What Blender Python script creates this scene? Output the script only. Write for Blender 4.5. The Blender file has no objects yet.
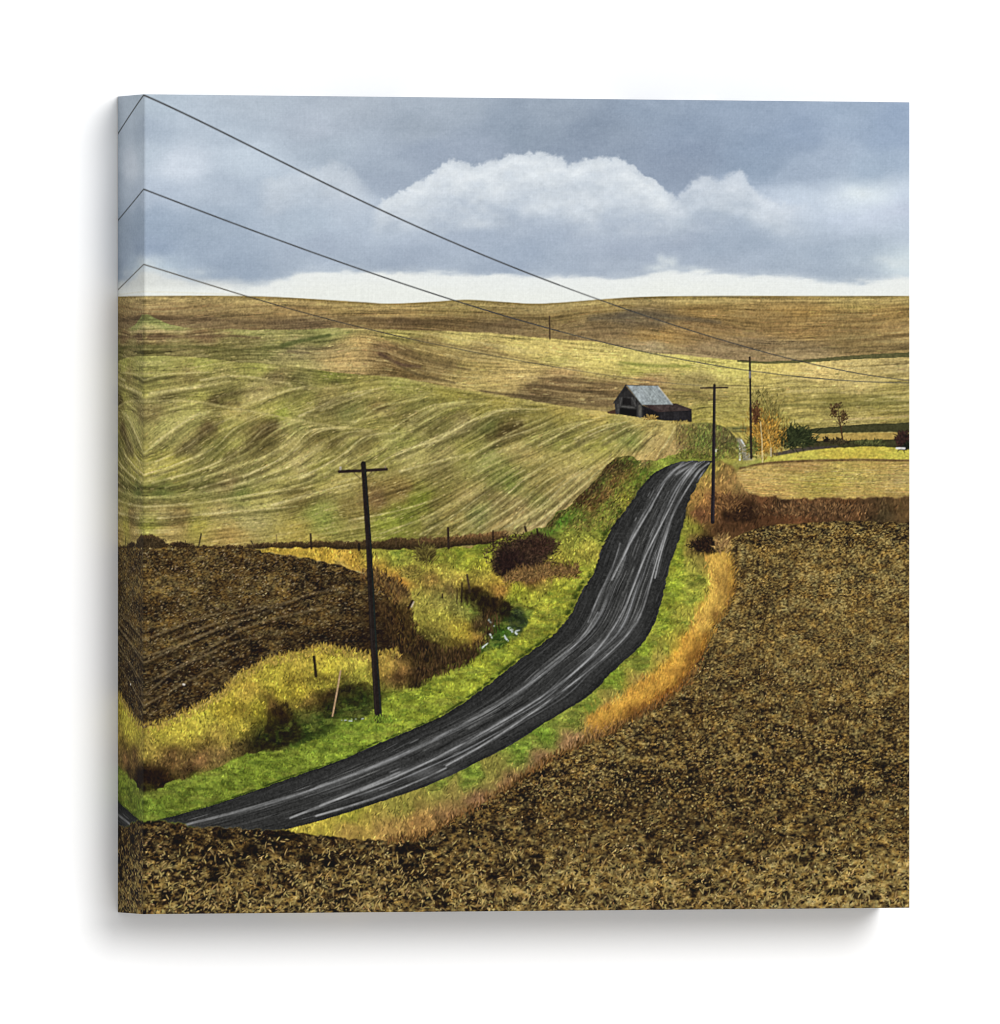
import numpy as np
# ---------------------------------------------------------------- the printed picture
# Painted by code: noise, colour fields, boundary curves and brush strokes.
# (u, v) are picture coordinates, one unit = 1/766 of the picture's width.
S = 1.5
X0, Y0, X1, Y1 = 138.0, 86.0, 916.0, 922.0
NX, NY = int((X1-X0)*S), int((Y1-Y0)*S)
F = np.float32
XX, YY = np.meshgrid((X0+(np.arange(NX)+.5)/S).astype(F), (Y0+(np.arange(NY)+.5)/S).astype(F))
rng = np.random.default_rng(7)

def hsh(ix, iy, seed):
    h = (ix.astype(np.uint32)*np.uint32(374761393) + iy.astype(np.uint32)*np.uint32(668265263)
         + np.uint32((seed*1274126177+12345) & 0xffffffff))
    h = (h ^ (h >> np.uint32(13)))*np.uint32(1274126177)
    h = h ^ (h >> np.uint32(16))
    return (h & np.uint32(0xffffff)).astype(F)/F(0xffffff)
def vnoise(x, y, seed=0):
    fx, fy = np.floor(x), np.floor(y)
    ix, iy = fx.astype(np.int32), fy.astype(np.int32)
    u, v = (x-fx).astype(F), (y-fy).astype(F)
    u = u*u*(3-2*u); v = v*v*(3-2*v)
    a, b = hsh(ix, iy, seed), hsh(ix+1, iy, seed)
    c, d = hsh(ix, iy+1, seed), hsh(ix+1, iy+1, seed)
    return (a+(b-a)*u)*(1-v)+(c+(d-c)*u)*v
def fbm(x, y, octv=4, seed=0, gain=.5):
    s, a, t = 0, 1., 0.
    for k in range(octv):
        s = s+a*vnoise(x*2**k+17.3*k, y*2**k-9.1*k, seed+k); t += a; a *= gain
    return s/t                                           # 0..1, mean .5
_NZ = {}
def nz(sx, sy, octv=3, seed=0, gain=.5):                  # one cached noise texture per scale, shifted by seed
    k = (sx, sy, octv, gain)
    if k not in _NZ:
        gx, gy = np.meshgrid((np.arange(NX+256)/S/sx).astype(F), (np.arange(NY+256)/S/sy).astype(F))
        _NZ[k] = fbm(gx, gy, octv, int(sx*7+sy*13), gain)
    j, i = (int(seed)*37) % 256, (int(seed)*71) % 256
    return _NZ[k][j:j+NY, i:i+NX]
def lic(tex, ang, n, step, y0, y1):                      # noise drawn out along the ground's direction
    j0, j1 = int((y0-Y0)*S), int((y1-Y0)*S); c, d = np.cos(np.radians(ang)).astype(F), np.sin(np.radians(ang)).astype(F)
    out = np.full((NY, NX), .5, F); gx0, gy0 = np.meshgrid(np.arange(NX, dtype=F), np.arange(j0, j1, dtype=F))
    acc = tex[j0:j1].copy()
    for sg in (1, -1):
        gx, gy = gx0.copy(), gy0.copy()
        for k in range(n):
            ix = np.clip(gx, 0, NX-1).astype(np.int32); iy = np.clip(gy, 0, NY-1).astype(np.int32)
            gx += sg*step*c[iy, ix]; gy += sg*step*d[iy, ix]
            acc += tex[np.clip(gy, 0, NY-1).astype(np.int32), np.clip(gx, 0, NX-1).astype(np.int32)]
    acc = (acc-acc.mean())/acc.std(); out[j0:j1] = acc; return out
def box_of(M):
    r = np.nonzero(M.max(1) > .002)[0]; c = np.nonzero(M.max(0) > .002)[0]
    if len(r) == 0: return None
    return r[0], r[-1]+1, c[0], c[-1]+1
def sstep(a, b, x):
    t = np.clip((x-a)/(b-a), 0, 1); return t*t*(3-2*t)
def dense(pts, n=14):
    P = np.array(pts, float); Q = np.vstack([2*P[0]-P[1], P, 2*P[-1]-P[-2]]); out = []
    for i in range(1, len(Q)-2):
        p0, p1, p2, p3 = Q[i-1:i+3]
        t = np.linspace(0, 1, n, endpoint=False)[:, None]
        out.append(.5*(2*p1+(p2-p0)*t+(2*p0-5*p1+4*p2-p3)*t*t+(3*p1-p0-3*p2+p3)*t**3))
    return np.vstack(out+[P[-1:]])
def fx(pts, x):                                          # y as a function of x
    D = dense(pts); o = np.argsort(D[:, 0]); return np.interp(x, D[o, 0], D[o, 1]).astype(F)
def fy(pts, y):                                          # x as a function of y
    D = dense(pts); o = np.argsort(D[:, 1]); return np.interp(y, D[o, 1], D[o, 0]).astype(F)
LX, LY = np.meshgrid(np.linspace(X0, X1, NX//5), np.linspace(Y0, Y1, NY//5))
def up(f):                                               # coarse field -> full size, bilinear
    h, w = f.shape[:2]
    yy = np.linspace(0, h-1, NY); xx = np.linspace(0, w-1, NX)
    y0 = np.minimum(yy.astype(int), h-2); x0 = np.minimum(xx.astype(int), w-2)
    ty = (yy-y0)[:, None]; tx = (xx-x0)[None]
    if f.ndim == 3: ty = ty[..., None]; tx = tx[..., None]
    A = f[y0]*(1-ty)+f[y0+1]*ty
    return (A[:, x0]*(1-tx)+A[:, x0+1]*tx).astype(F)
def field(cp, sy=1.0, eps=9., p=1.6, soft=0):            # colour (or value) field from control points
    cp = np.array(cp, float); num = 0; den = 0
    wx = LX+(fbm(LX/14, LY/9, 2, 91)-.5)*14; wy = LY+(fbm(LX/16, LY/9, 2, 95)-.5)*6
    for r in cp:
        w = 1/((wx-r[0])**2+((wy-r[1])*sy)**2+eps)**p
        num = num+w[..., None]*r[2:]; den = den+w
    return up(num/den[..., None])
def nums(s):
    a = [float(v) for v in s.replace(';', ',').split(',')]; return a
def cps(s, n=5): return np.array(nums(s)).reshape(-1, n)

IMG = np.zeros((NY, NX, 3), F)
RID = np.zeros((NY, NX), np.int16)
def over(mask, col, rid=None):
    global IMG
    b = box_of(mask)
    if b is None: return
    j0, j1, i0, i1 = b
    m = mask[j0:j1, i0:i1, None].astype(F); col = np.asarray(col, F)
    if col.ndim == 3: col = col[j0:j1, i0:i1]
    IMG[j0:j1, i0:i1] = IMG[j0:j1, i0:i1]*(1-m)+col*m
    if rid is not None: RID[mask > .5] = rid
def at(A, x, y):
    ix = np.clip(((x-X0)*S).astype(int), 0, NX-1); iy = np.clip(((y-Y0)*S).astype(int), 0, NY-1)
    return A[iy, ix]
def strokes(x, y, L, ang, wid, col, alpha, mask=None, curl=0., taper=True, batches=6, n=None, rid=None):
    """brush strokes: start (x,y), length L, angle (degrees array or a field), width, colour"""
    global IMG
    N = len(x); one = np.ones(N)
    L = L*one; wid = wid*one; alpha = alpha*one; curl = curl*one; col = np.asarray(col)*np.ones((N, 3))
    n = n or int(np.ceil(L.max()*S/.8))+1
    for bi in range(batches):
        sl = slice(bi*N//batches, (bi+1)*N//batches)
        px, py = x[sl].copy(), y[sl].copy(); l = L[sl]; c = col[sl]; w_ = wid[sl]; al = alpha[sl]
        if len(px) == 0: continue
        a = None if getattr(ang, 'ndim', 1) == 2 else np.radians((ang*one)[sl])
        I, Wt, C = [], [], []
        for k in range(n):
            th = np.radians(at(ang, px, py)) if a is None else a+curl[sl]*k/n
            dx, dy = np.cos(th), np.sin(th)
            px = px+dx*l/n; py = py+dy*l/n
            tp = np.sin(np.pi*(k+.5)/n)**.5 if taper else 1.
            ww = np.maximum(w_*S*(tp if taper else 1), .5)
            m = int(np.ceil(ww.max()/.9)); m = max(1, m)
            for j in range(m):
                o = ((j+.5)/m-.5)*(ww-.8).clip(0)/S if m > 1 else 0
                gx = (px-dy*o-X0)*S-.5; gy = (py+dx*o-Y0)*S-.5
                ix, iy = np.floor(gx).astype(int), np.floor(gy).astype(int)
                u, v = gx-ix, gy-iy
                for ox, oy, wt in ((0, 0, (1-u)*(1-v)), (1, 0, u*(1-v)), (0, 1, (1-u)*v), (1, 1, u*v)):
                    jx, jy = ix+ox, iy+oy
                    ok = (jx >= 0) & (jx < NX) & (jy >= 0) & (jy < NY)
                    I.append((jy*NX+jx)[ok]); Wt.append((wt*al*tp)[ok]); C.append(c[ok])
        I = np.concatenate(I); Wt = np.concatenate(Wt); C = np.concatenate(C)
        w = np.bincount(I, Wt, NX*NY)
        nz = np.nonzero(w > 1e-4)[0]
        cc = np.stack([np.bincount(I, Wt*C[:, q], NX*NY)[nz] for q in range(3)], 1)/w[nz, None]
        A = 1-np.exp(-w[nz]*1.3)
        if mask is not None: A = A*mask.reshape(-1)[nz]
        fl = IMG.reshape(-1, 3); fl[nz] = fl[nz]*(1-A[:, None])+cc*A[:, None]
        if rid is not None: RID.reshape(-1)[nz[A > .45]] = rid
def scatter(n, mask, x0=X0, x1=X1, y0=Y0, y1=Y1):
    x = rng.uniform(x0, x1, n); y = rng.uniform(y0, y1, n)
    k = at(mask, x, y) > rng.random(n); x, y = x[k], y[k]
    o = np.argsort(y); return x[o], y[o]
def shade(c, lo, hi, sat=.022):
    n = len(c); f = rng.uniform(lo, hi, n)[:, None]
    return c*f*(1+rng.normal(0, sat, (n, 3)))
def blur(A, r):
    if A.ndim == 2 and A.shape == (NY, NX):
        b = box_of(A); k = int(3*r)+2
        if b is None: return A
        j0, j1, i0, i1 = max(b[0]-k, 0), min(b[1]+k, NY), max(b[2]-k, 0), min(b[3]+k, NX)
        B = np.zeros_like(A); B[j0:j1, i0:i1] = gauss(A[j0:j1, i0:i1], r); return B
    return gauss(A, r)
def gauss(A, r):                                          # gaussian, r in buffer pixels
    k = int(3*r)+1; g = np.exp(-.5*(np.arange(-k, k+1)/r)**2); g /= g.sum()
    P = np.pad(A, ((k, k), (0, 0))+((0, 0),)*(A.ndim-2), mode='edge')
    B = sum(g[i]*P[i:i+A.shape[0]] for i in range(2*k+1))
    P = np.pad(B, ((0, 0), (k, k))+((0, 0),)*(A.ndim-2), mode='edge')
    return sum(g[i]*P[:, i:i+A.shape[1]] for i in range(2*k+1)).astype(F)
def dline(pts, wid0, wid1=None):                         # coverage of a polyline with widths
    P = np.array(pts, float); wid1 = wid0 if wid1 is None else wid1
    seg = np.hypot(*np.diff(P, axis=0).T); T = np.r_[0, np.cumsum(seg)]/seg.sum()
    M = np.zeros((NY, NX), F)
    for i in range(len(P)-1):
        (ax, ay), (bx, by) = P[i], P[i+1]; pad = max(wid0, wid1)+3
        i0 = max(int((min(ax, bx)-pad-X0)*S), 0); i1 = min(int((max(ax, bx)+pad-X0)*S)+1, NX)
        j0 = max(int((min(ay, by)-pad-Y0)*S), 0); j1 = min(int((max(ay, by)+pad-Y0)*S)+1, NY)
        if i1 <= i0 or j1 <= j0: continue
        x, y = XX[j0:j1, i0:i1], YY[j0:j1, i0:i1]
        t = np.clip(((x-ax)*(bx-ax)+(y-ay)*(by-ay))/(seg[i]**2+1e-9), 0, 1)
        d = np.hypot(x-ax-t*(bx-ax), y-ay-t*(by-ay))
        w = wid0+(wid1-wid0)*(T[i]+t*(T[i+1]-T[i]))
        full = np.clip((w/2-d)*S+.5, 0, 1)*np.minimum(1, np.maximum(w*S, .3))
        M[j0:j1, i0:i1] = np.maximum(M[j0:j1, i0:i1], full)
    return M
def poly(pts, soft=1.):                                  # filled polygon, antialiased
    P = np.array(pts, float)
    ins = np.zeros((NY, NX), bool); d = np.full((NY, NX), 1e9, F)
    i0 = max(int((P[:, 0].min()-4-X0)*S), 0); i1 = min(int((P[:, 0].max()+4-X0)*S)+1, NX)
    j0 = max(int((P[:, 1].min()-4-Y0)*S), 0); j1 = min(int((P[:, 1].max()+4-Y0)*S)+1, NY)
    x, y = XX[j0:j1, i0:i1], YY[j0:j1, i0:i1]
    I = np.zeros(x.shape, bool); D = np.full(x.shape, 1e9)
    for k in range(len(P)):
        (ax, ay), (bx, by) = P[k], P[(k+1) % len(P)]
        if ay != by: I ^= ((ay > y) != (by > y)) & (x < (bx-ax)*(y-ay)/(by-ay)+ax)
        t = np.clip(((x-ax)*(bx-ax)+(y-ay)*(by-ay))/((bx-ax)**2+(by-ay)**2+1e-9), 0, 1)
        D = np.minimum(D, np.hypot(x-ax-t*(bx-ax), y-ay-t*(by-ay)))
    M = np.zeros((NY, NX), F); M[j0:j1, i0:i1] = np.clip(np.where(I, D, -D)*S/soft+.5, 0, 1); return M
def rough(pts, amp, scale, seed, soft=1.5):              # polygon with a ragged edge
    P = dense(list(pts)+[pts[0]], 6)[:-1]
    x0, y0 = P.min(0)-12; x1, y1 = P.max(0)+12
    i0, i1 = max(int((x0-X0)*S), 0), min(int((x1-X0)*S), NX); j0, j1 = max(int((y0-Y0)*S), 0), min(int((y1-Y0)*S), NY)
    x, y = XX[j0:j1, i0:i1], YY[j0:j1, i0:i1]
    x = x+(fbm(x/scale, y/scale, 3, seed)-.5)*2*amp; y = y+(fbm(x/scale, y/scale, 3, seed+9)-.5)*2*amp
    I = np.zeros(x.shape, bool); D = np.full(x.shape, 1e9)
    for k in range(len(P)):
        (ax, ay), (bx, by) = P[k], P[(k+1) % len(P)]
        if ay != by: I ^= ((ay > y) != (by > y)) & (x < (bx-ax)*(y-ay)/(by-ay)+ax)
        t = np.clip(((x-ax)*(bx-ax)+(y-ay)*(by-ay))/((bx-ax)**2+(by-ay)**2+1e-9), 0, 1)
        D = np.minimum(D, np.hypot(x-ax-t*(bx-ax), y-ay-t*(by-ay)))
    M = np.zeros((NY, NX), F); M[j0:j1, i0:i1] = np.clip(np.where(I, D, -D)*S/soft+.5, 0, 1); return M

# ------------------------------------------------------------------ boundaries
HORIZON = [(100,297),(144,296),(242,296),(295,298),(360,302),(390,303.7),(432,301.8),(467,299.8),(503,302),(532,303.7),(559,302.7),(600,299.5),(640,297),(700,296),(800,296),(930,296)]
FARB = [(100,330),(130,327),(144,315),(155,318),(181,326.5),(242,329.6),(281,329.6),(340,328.5),(393,329.6),(445,331),(498,333.5),(551,338.8),(597,342),(648,352),(682,355),(716,358),(763,362),(845,359),(930,355)]
RIDGE = [(100,357),(144,356),(189,357),(242,362.5),(295,366.5),(340,373),(393,377),(437,385),(477,391.5),(524,399.4),(564,406),(600,411.3),(644,418),(675,421.6),(690,423),(705,423),(716,424),(727,428),(736,438),(744,450),(760,470),(930,470)]
FENCE_T = [(100,546),(144,536.5),(150,535),(158,536),(168,543),(178,542),(205,545),(240,545),(260,543),(300,541.5),(330,541),(372,541),(400,538),(440,537),(500,531),(560,527)]
FENCE_B = [(100,549),(144,549.5),(240,549),(300,548.5),(356,550),(412,550),(450,547.5),(480,545.5),(560,548)]
LFT = [(718,455),(700,457),(688,458.5),(672,461.6),(660,466),(648,477.8),(638,489.6),(633,500),(620,516),(608,534),(600,552),(594,574),(584,586),(574,608),(564,624),(550,638),(530,652),(504,672),(476,694),(449,712),(419,727),(380,742),(356,754),(325,766),(295,776),(250,792.5),(222,802.5),(192,811),(164,819),(120,828),(90,834)]
RGT = [(720,455),(716,458),(711,462.5),(706,471),(697,484.6),(692,495),(688,503),(684,524),(680,538),(672,560),(667,578),(661,604),(649,636),(628,658),(608,676),(590,696),(548,721),(512,745),(464,769),(434,784),(380,802),(344,814),(325,820),(285,830),(240,840)]
FORE = [(100,818),(140,820),(160,821),(192,826),(235,827.5),(285,831),(322,836),(360,839.5),(389,841)]
RFIELD = [(389,841),(422,836),(455,818),(500,793),(530,772),(554,757),(578,745),(608,733),(620,725),(650,710),(667,700),(688,680),(698,660),(705,631),(723,610),(730,586),(729,560),(728,546),(735,537),(764,526),(800,523),(846,521),(930,523)]
LFIELD = [(100,547),(144,546.5),(240,548),(265,552.5),(300,557),(330,563),(360,573),(378,581),(390,588),(400,596),(398,608),(402,624),(408,642),(396,651),(375,656),(345,650),(322,646),(300,651),(268,659),(255,667),(240,673),(226,689),(210,700),(188,711),(165,722),(146,728),(100,735)]

# ------------------------------------------------------------------ sky
def paint_sky():
    c = cps('144,100,166,179,191;250,100,164,175,187;350,105,159,169,181;450,105,152,163,176;550,110,141,153,168;650,110,137,151,169;750,115,134,149,169;850,110,142,158,178;905,115,139,156,179;'
    '144,132,151,164,179;220,130,166,178,191;320,130,159,169,182;420,130,147,158,171;520,130,133,146,162;600,132,129,142,159;700,132,126,141,161;800,132,131,147,169;900,140,136,153,176;'
    '146,152,176,188,200;180,162,190,199,210;250,160,178,190,202;330,150,160,172,185;375,165,148,160,175;385,185,146,158,174;430,150,139,151,168;480,150,136,148,165;'
    '600,148,126,139,157;680,165,126,139,158;690,150,126,140,160;760,165,130,146,166;760,150,130,146,167;830,160,152,166,184;900,160,150,166,185;870,170,150,166,184;800,175,150,164,182;'
    '150,192,166,178,193;220,190,165,177,191;300,190,176,188,201;350,200,178,189,202;260,210,160,173,188;150,222,143,158,176;220,222,150,164,180;300,222,163,176,190;400,226,163,175,189;'
    '150,250,138,153,173;220,250,146,160,177;320,250,151,163,179;420,250,149,161,177;450,232,152,164,180;520,250,147,160,177;620,250,150,161,177;720,250,147,160,176;820,255,153,166,181;870,250,158,171,185;905,262,194,206,211;880,258,178,190,199;'
    '520,236,154,166,182;600,238,158,169,184;680,236,150,161,177;760,235,150,163,179;820,232,165,177,191;'
    '800,195,178,190,204;840,205,190,200,211;860,196,208,218,224;885,196,205,215,222;905,195,182,194,208;840,220,178,189,204;880,215,178,188,203;905,225,172,184,198;905,210,172,181,198;780,210,180,190,204;'
    '150,268,168,182,193;220,270,142,156,173;320,266,158,170,184;450,268,154,166,181;560,270,153,165,180;620,268,155,166,180;720,266,158,169,183;800,270,156,168,182;860,275,158,170,183')
    base = field(c, sy=1.7, eps=260, p=2.0)
    n1 = fbm(XX/70+nz(40, 22, 3, 5), YY/30, 5, 11, .55)-.5
    n2 = nz(16, 9, 4, 31, .6)-.5
    base = base+(n1*24+n2*10)[..., None]*np.array([1, .96, .9], F)+np.array([18, 18.5, 19], F)
    over(np.ones((NY, NX), F), base, 0)
    # cumulus heaps: a billowed top edge, bright crown, grey base
    heaps = [([(366,216),(380,203),(389,196),(398,192),(407,189),(414,184),(422,178.5),(431,172),(440,166.5),(449,160.5),(462,161),(470,164),(479,165),(490,162),(500,160),(506,155),(512,151),(518,152),(527,154),(535,152.5),(542,152.5),(551,155),(560,157.5),(572,163),(584,157.5),(596,158),(608,158.5),(620,159.5),(632,167),(640,173),(655,183),(670,193.5),(684,204),(700,226)], 246),
             ([(660,222),(676,200),(684,190),(694,180),(700,177),(706,175),(714,178),(721,179),(728,176),(735,172),(741,171),(747,178),(753,188),(766,199),(778,204),(790,204),(820,200)], 244),
             ([(252,186),(275,176),(300,171),(312,170),(320,168.5),(328,164),(335,163),(343,165),(350,169),(358,176),(366,184),(374,195),(386,212)], 226)]
    for q, (top, bot) in enumerate(heaps):
        T = fx(top, XX)
        wob = (nz(5.5, 5, 4, 40+q, .62)-.5)*11+(nz(18, 12, 2, 46+q)-.5)*6
        d = YY-T+wob
        xin = sstep(top[0][0], top[0][0]+22, XX)*(1-sstep(top[-1][0]-40, top[-1][0], XX))
        w = (2.3, 4.0, 6.0)[q]*(.5+1.0*nz(25, 25, 2, 50+q))
        m = (.72*sstep(-w, w*1.2, d)+.28*sstep(-w, w*5.5, d))*xin
        fall = np.clip((YY-T)/np.maximum(bot-T, 12)+(nz(40, 18, 4, 60+q)-.5)*.5, 0, 2)
        m = m*(1-sstep(.50, 1.0, fall))
        lit = np.array([[231,237,241],[221,228,235],[208,216,224]][q], F)
        low = np.array([[184,195,208],[180,192,205],[180,191,204]][q], F)
        f2 = np.clip(fall*1.25-.12+(nz(17, 9, 4, 70+q)-.5)*.75, 0, 1)[..., None]
        over(m*(.97, .9, .75)[q], lit*(1-f2)+low*f2+((nz(11, 9, 3, 74+q)-.5)*15+(nz(5, 4, 3, 78+q)-.5)*9)[..., None])
    # pale strip under the cloud base
    strip = [(100,266),(144,266),(164,272),(190,276),(216,279),(250,283),(284,277),(320,270.5),(446,273),(500,274.5),(600,277),(640,274.5),(655,271.5),(668,269),(682,270.5),(720,272),(760,274.5),(820,279.5),(856,282),(880,279),(930,275)]
    d = YY-fx(strip, XX)+(nz(22, 7, 4, 80, .55)-.5)*9
    lw = 1+1.6*(1-sstep(190, 330, XX))
    m = .7*sstep(-2.6*lw, 3.6*lw, d)+.3*sstep(-8, 5*lw, d)
    col = np.array([239, 242, 239], F)+np.array([1,.2,-4], F)*sstep(0, 25, d)[..., None]
    lf = (1-sstep(200, 300, XX))*(1-sstep(282, 292, YY))
    col = col*(1-.07*lf[..., None])
    over(m*.97, col)
    for (x, y, rx, ry, a) in ((670,263,8,6,.75),(661,258,4,5,.5),(656,268,12,4,.5),(690,268,12,3,.4),(900,264,14,6,.55),(882,259,10,4,.3),(862,194,16,6,.35),(150,262,14,7,.4),(200,272,16,5,.3)):
        over(np.exp(-((XX-x)/rx)**2-((YY-y)/ry)**2)*a*(.4+1.2*nz(6, 6, 3, 84)), (222,229,230))
    over(dline([(144,291.5),(240,294.5)], 1.2)*.25, (225,215,180))

# ------------------------------------------------------------------ hills
FAR_C = cps('150,300,176,146,88;250,300,168,141,80;340,306,153,125,67;466,303,142,122,63;600,303,152,127,66;700,299,168,143,72;850,299,175,149,74;905,300,178,150,76;'
 '150,309,142,112,66;200,311,132,107,63;300,311,148,118,67;400,311,167,132,71;440,309,150,124,64;500,312,126,103,56;560,312,128,104,56;600,310,134,108,58;700,311,143,110,56;800,310,153,118,59;900,310,153,120,61;'
 '160,320,112,88,56;200,322,114,91,58;300,323,110,88,57;400,321,108,84,50;450,322,112,88,50;500,326,112,90,56;600,331,127,102,63;625,316,98,83,60;650,318,104,86,58;700,330,131,101,58;660,337,154,118,61;800,330,147,114,61;900,330,152,120,66;760,320,138,108,58;850,320,132,104,56;'
 '650,347,152,130,87;720,350,140,115,76;750,345,136,111,72;800,351,152,127,82;900,345,140,115,65;870,338,128,104,58')
MID_C = cps('150,320,135,140,75;165,327,120,135,65;250,333,150,150,80;330,333,150,150,80;160,331,175,150,95;160,336,118,92,58;200,336,122,98,63;250,340,108,98,54;180,345,125,115,65;220,350,105,100,50;150,350,103,98,49;270,348,110,110,55;320,338,108,110,56;300,352,152,140,90;330,350,152,132,82;360,342,185,155,90;345,360,190,160,95;300,361,160,150,85;385,350,118,93,58;400,360,122,98,58;430,345,140,120,65;400,335,150,140,70;460,338,192,177,96;520,342,197,180,96;480,352,150,130,75;440,365,124,104,60;410,372,108,88,48;470,368,160,140,75;500,380,187,162,91;480,388,177,157,86;520,372,192,167,96;560,350,202,182,96;600,350,197,180,96;600,362,207,190,96;560,362,170,160,80;650,360,192,180,96;690,365,187,177,86;640,370,165,160,70;560,372,170,140,85;560,385,113,90,57;600,390,118,96,59;540,390,108,88,54;540,398,93,78,49;600,402,113,93,59;650,380,150,120,75;700,380,140,125,70;600,409,152,132,76;720,372,192,182,91;700,395,140,125,65;720,410,150,140,65;740,370,197,187,91;770,372,202,182,91;820,372,207,182,106;860,368,175,155,90;900,365,165,145,85;800,385,165,150,80;860,385,187,167,96;900,390,165,150,75;780,400,150,135,65;840,400,128,118,54;880,402,123,116,54;800,412,167,152,76;880,415,150,135,65;780,420,155,145,65;860,421,160,145,80;730,425,165,150,65;700,420,150,140,60')
NEAR_C = cps('150,360,162,162,81;200,362,157,157,71;260,367,152,152,66;330,377,123,128,49;400,385,140,140,60;450,392,147,137,56;500,399,157,142,61;560,410,172,152,71;600,416,187,162,76;640,423,182,162,81;670,430,182,162,86;'
 '150,375,145,140,70;190,375,133,118,64;220,380,150,140,75;300,380,108,103,54;275,378,118,103,63;330,390,145,130,70;370,388,152,142,66;150,395,167,162,76;200,395,162,157,71;160,399,108,98,54;230,395,92,87,43;215,400,97,87,43;260,395,167,152,91;270,406,177,167,76;240,410,187,167,86;'
 '300,398,130,125,55;280,415,142,152,50;330,405,102,92,48;350,412,107,107,53;380,405,128,108,58;400,400,130,120,55;370,420,152,142,66;420,405,125,120,55;410,418,107,97,48;450,410,130,125,50;440,425,96,91,43;480,410,140,130,55;460,420,123,108,63;490,425,91,96,43;505,432,72,58,28;517,428,85,71,35;530,420,125,115,50;560,420,130,120,50;550,430,108,103,48;590,430,142,132,60;620,430,120,120,55;630,440,110,120,50;650,440,172,147,86;600,445,152,147,60;560,445,130,130,55;530,440,130,125,55;525,450,182,157,86;560,455,157,142,71;'
 '150,410,118,103,58;165,425,167,162,86;190,420,172,167,86;190,445,97,87,48;175,435,177,167,91;210,430,90,71,42;230,425,152,147,66;215,445,107,107,43;240,445,167,162,76;260,430,86,71,38;270,425,80,64,36;250,450,103,93,48;265,445,91,81,40;300,430,152,147,76;290,440,172,157,86;310,435,112,97,48;330,440,102,92,40;350,435,162,152,76;365,445,107,95,46;400,440,152,152,66;380,455,142,137,60;410,455,167,157,86;440,450,167,152,86;470,450,140,135,60;490,460,118,123,54;440,470,107,97,48;'
 '150,470,162,152,60;170,465,167,157,60;160,490,92,102,43;200,488,97,97,43;230,485,118,98,58;240,492,108,123,48;280,470,167,157,76;300,465,187,167,101;320,470,145,140,55;340,485,172,157,81;300,500,107,92,43;260,500,172,162,81;200,508,152,142,66;160,512,162,142,81;180,517,112,88,48;220,512,172,152,86;150,524,152,152,55;200,524,157,147,55;250,520,152,142,81;170,535,167,142,76;230,535,162,132,66;300,535,162,142,60;320,515,130,140,55;350,505,118,103,48;375,500,112,83,48;390,520,130,140,40;400,490,123,98,48;420,500,113,123,33;410,515,108,118,33;440,505,97,87,38;450,515,167,147,71;430,525,120,110,50;470,500,152,132,71;480,515,103,113,53;500,500,107,92,48;510,485,97,112,38;520,505,177,152,91;540,500,118,118,54;500,525,167,142,81;540,525,187,157,101;560,505,187,157,96;580,480,187,162,96;560,480,152,132,66;600,470,167,142,76;540,480,128,113,53;590,460,162,152,71;640,460,182,152,86;670,450,187,157,96;'
 '680,440,130,100,55;690,435,110,100,45;700,430,94,104,44;705,440,90,114,40;703,448,92,118,42;715,440,68,58,33;720,448,52,45,28;730,440,72,62,42;735,448,72,92,33;690,452,125,100,50;705,456,130,120,50;720,459,125,130,45;735,457,140,125,45;670,445,175,145,85;725,430,88,83,43;690,425,135,120,60;660,456,160,130,70')
ANG = cps('150,303,0;300,304,3;400,305,-2;500,304,3;570,304,-6;700,300,0;850,300,0;200,318,-7;300,318,-5;400,318,0;500,322,4;570,322,-8;650,325,8;720,335,10;800,330,-2;900,325,-6;150,333,-2;250,338,-2;330,336,-6;300,348,4;340,345,-14;370,342,8;400,355,24;440,350,14;440,370,12;500,350,10;500,380,-4;560,350,10;600,370,8;560,390,6;650,390,5;700,370,8;760,372,6;820,370,5;880,365,-3;780,395,-8;850,385,-4;900,395,-6;850,410,-3;760,415,-5;'
 '150,360,-2;260,366,4;330,376,8;400,384,9;460,394,8;520,403,10;600,415,8;650,423,6;200,385,-12;150,385,-10;150,402,-6;230,395,-22;300,380,10;260,398,-26;350,400,-28;300,402,-32;400,405,-28;380,390,-6;430,412,-34;480,420,-38;550,422,-28;600,425,-24;640,435,-46;670,440,-66;'
 '200,402,2;240,408,8;300,420,12;340,427,8;390,430,4;180,440,-42;150,430,-42;220,450,-42;250,425,-38;300,432,-52;340,440,-48;250,460,-33;200,470,-25;150,466,-15;300,460,-36;380,442,-38;440,440,-36;150,490,-3;220,490,-8;300,480,-14;350,490,-16;400,490,-18;450,480,-28;500,490,-38;480,510,-38;540,480,-36;560,500,-52;580,490,-44;600,470,-38;430,520,-28;350,520,-8;250,520,-3;150,520,0;560,455,-22;500,455,-22;540,520,-55;640,455,-60;690,440,-70;720,440,60;735,445,50;840,480,2;760,480,-15', 3)

def flow_strokes(mask, ang, n, Lr, wr, lo, hi, alpha, y0, y1, light=None, plight=0, x0=X0, x1=X1, batches=8):
    x, y = scatter(n, mask, x0, x1, y0, y1)
    o = rng.permutation(len(x)); x, y = x[o], y[o]
    c = at(IMG, x, y).astype(float)
    c = shade(c, lo, hi)
    if light is not None:
        k = rng.random(len(x)) < plight; c[k] = c[k]*.45+np.array(light)*.55
    L = rng.uniform(*Lr, len(x))
    th = np.radians(at(ang, x, y)); x = x-np.cos(th)*L/2; y = y-np.sin(th)*L/2
    strokes(x, y, L, ang, rng.uniform(*wr, len(x)), c, alpha*rng.uniform(.5, 1.2, len(x)), mask, batches=batches)

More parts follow.
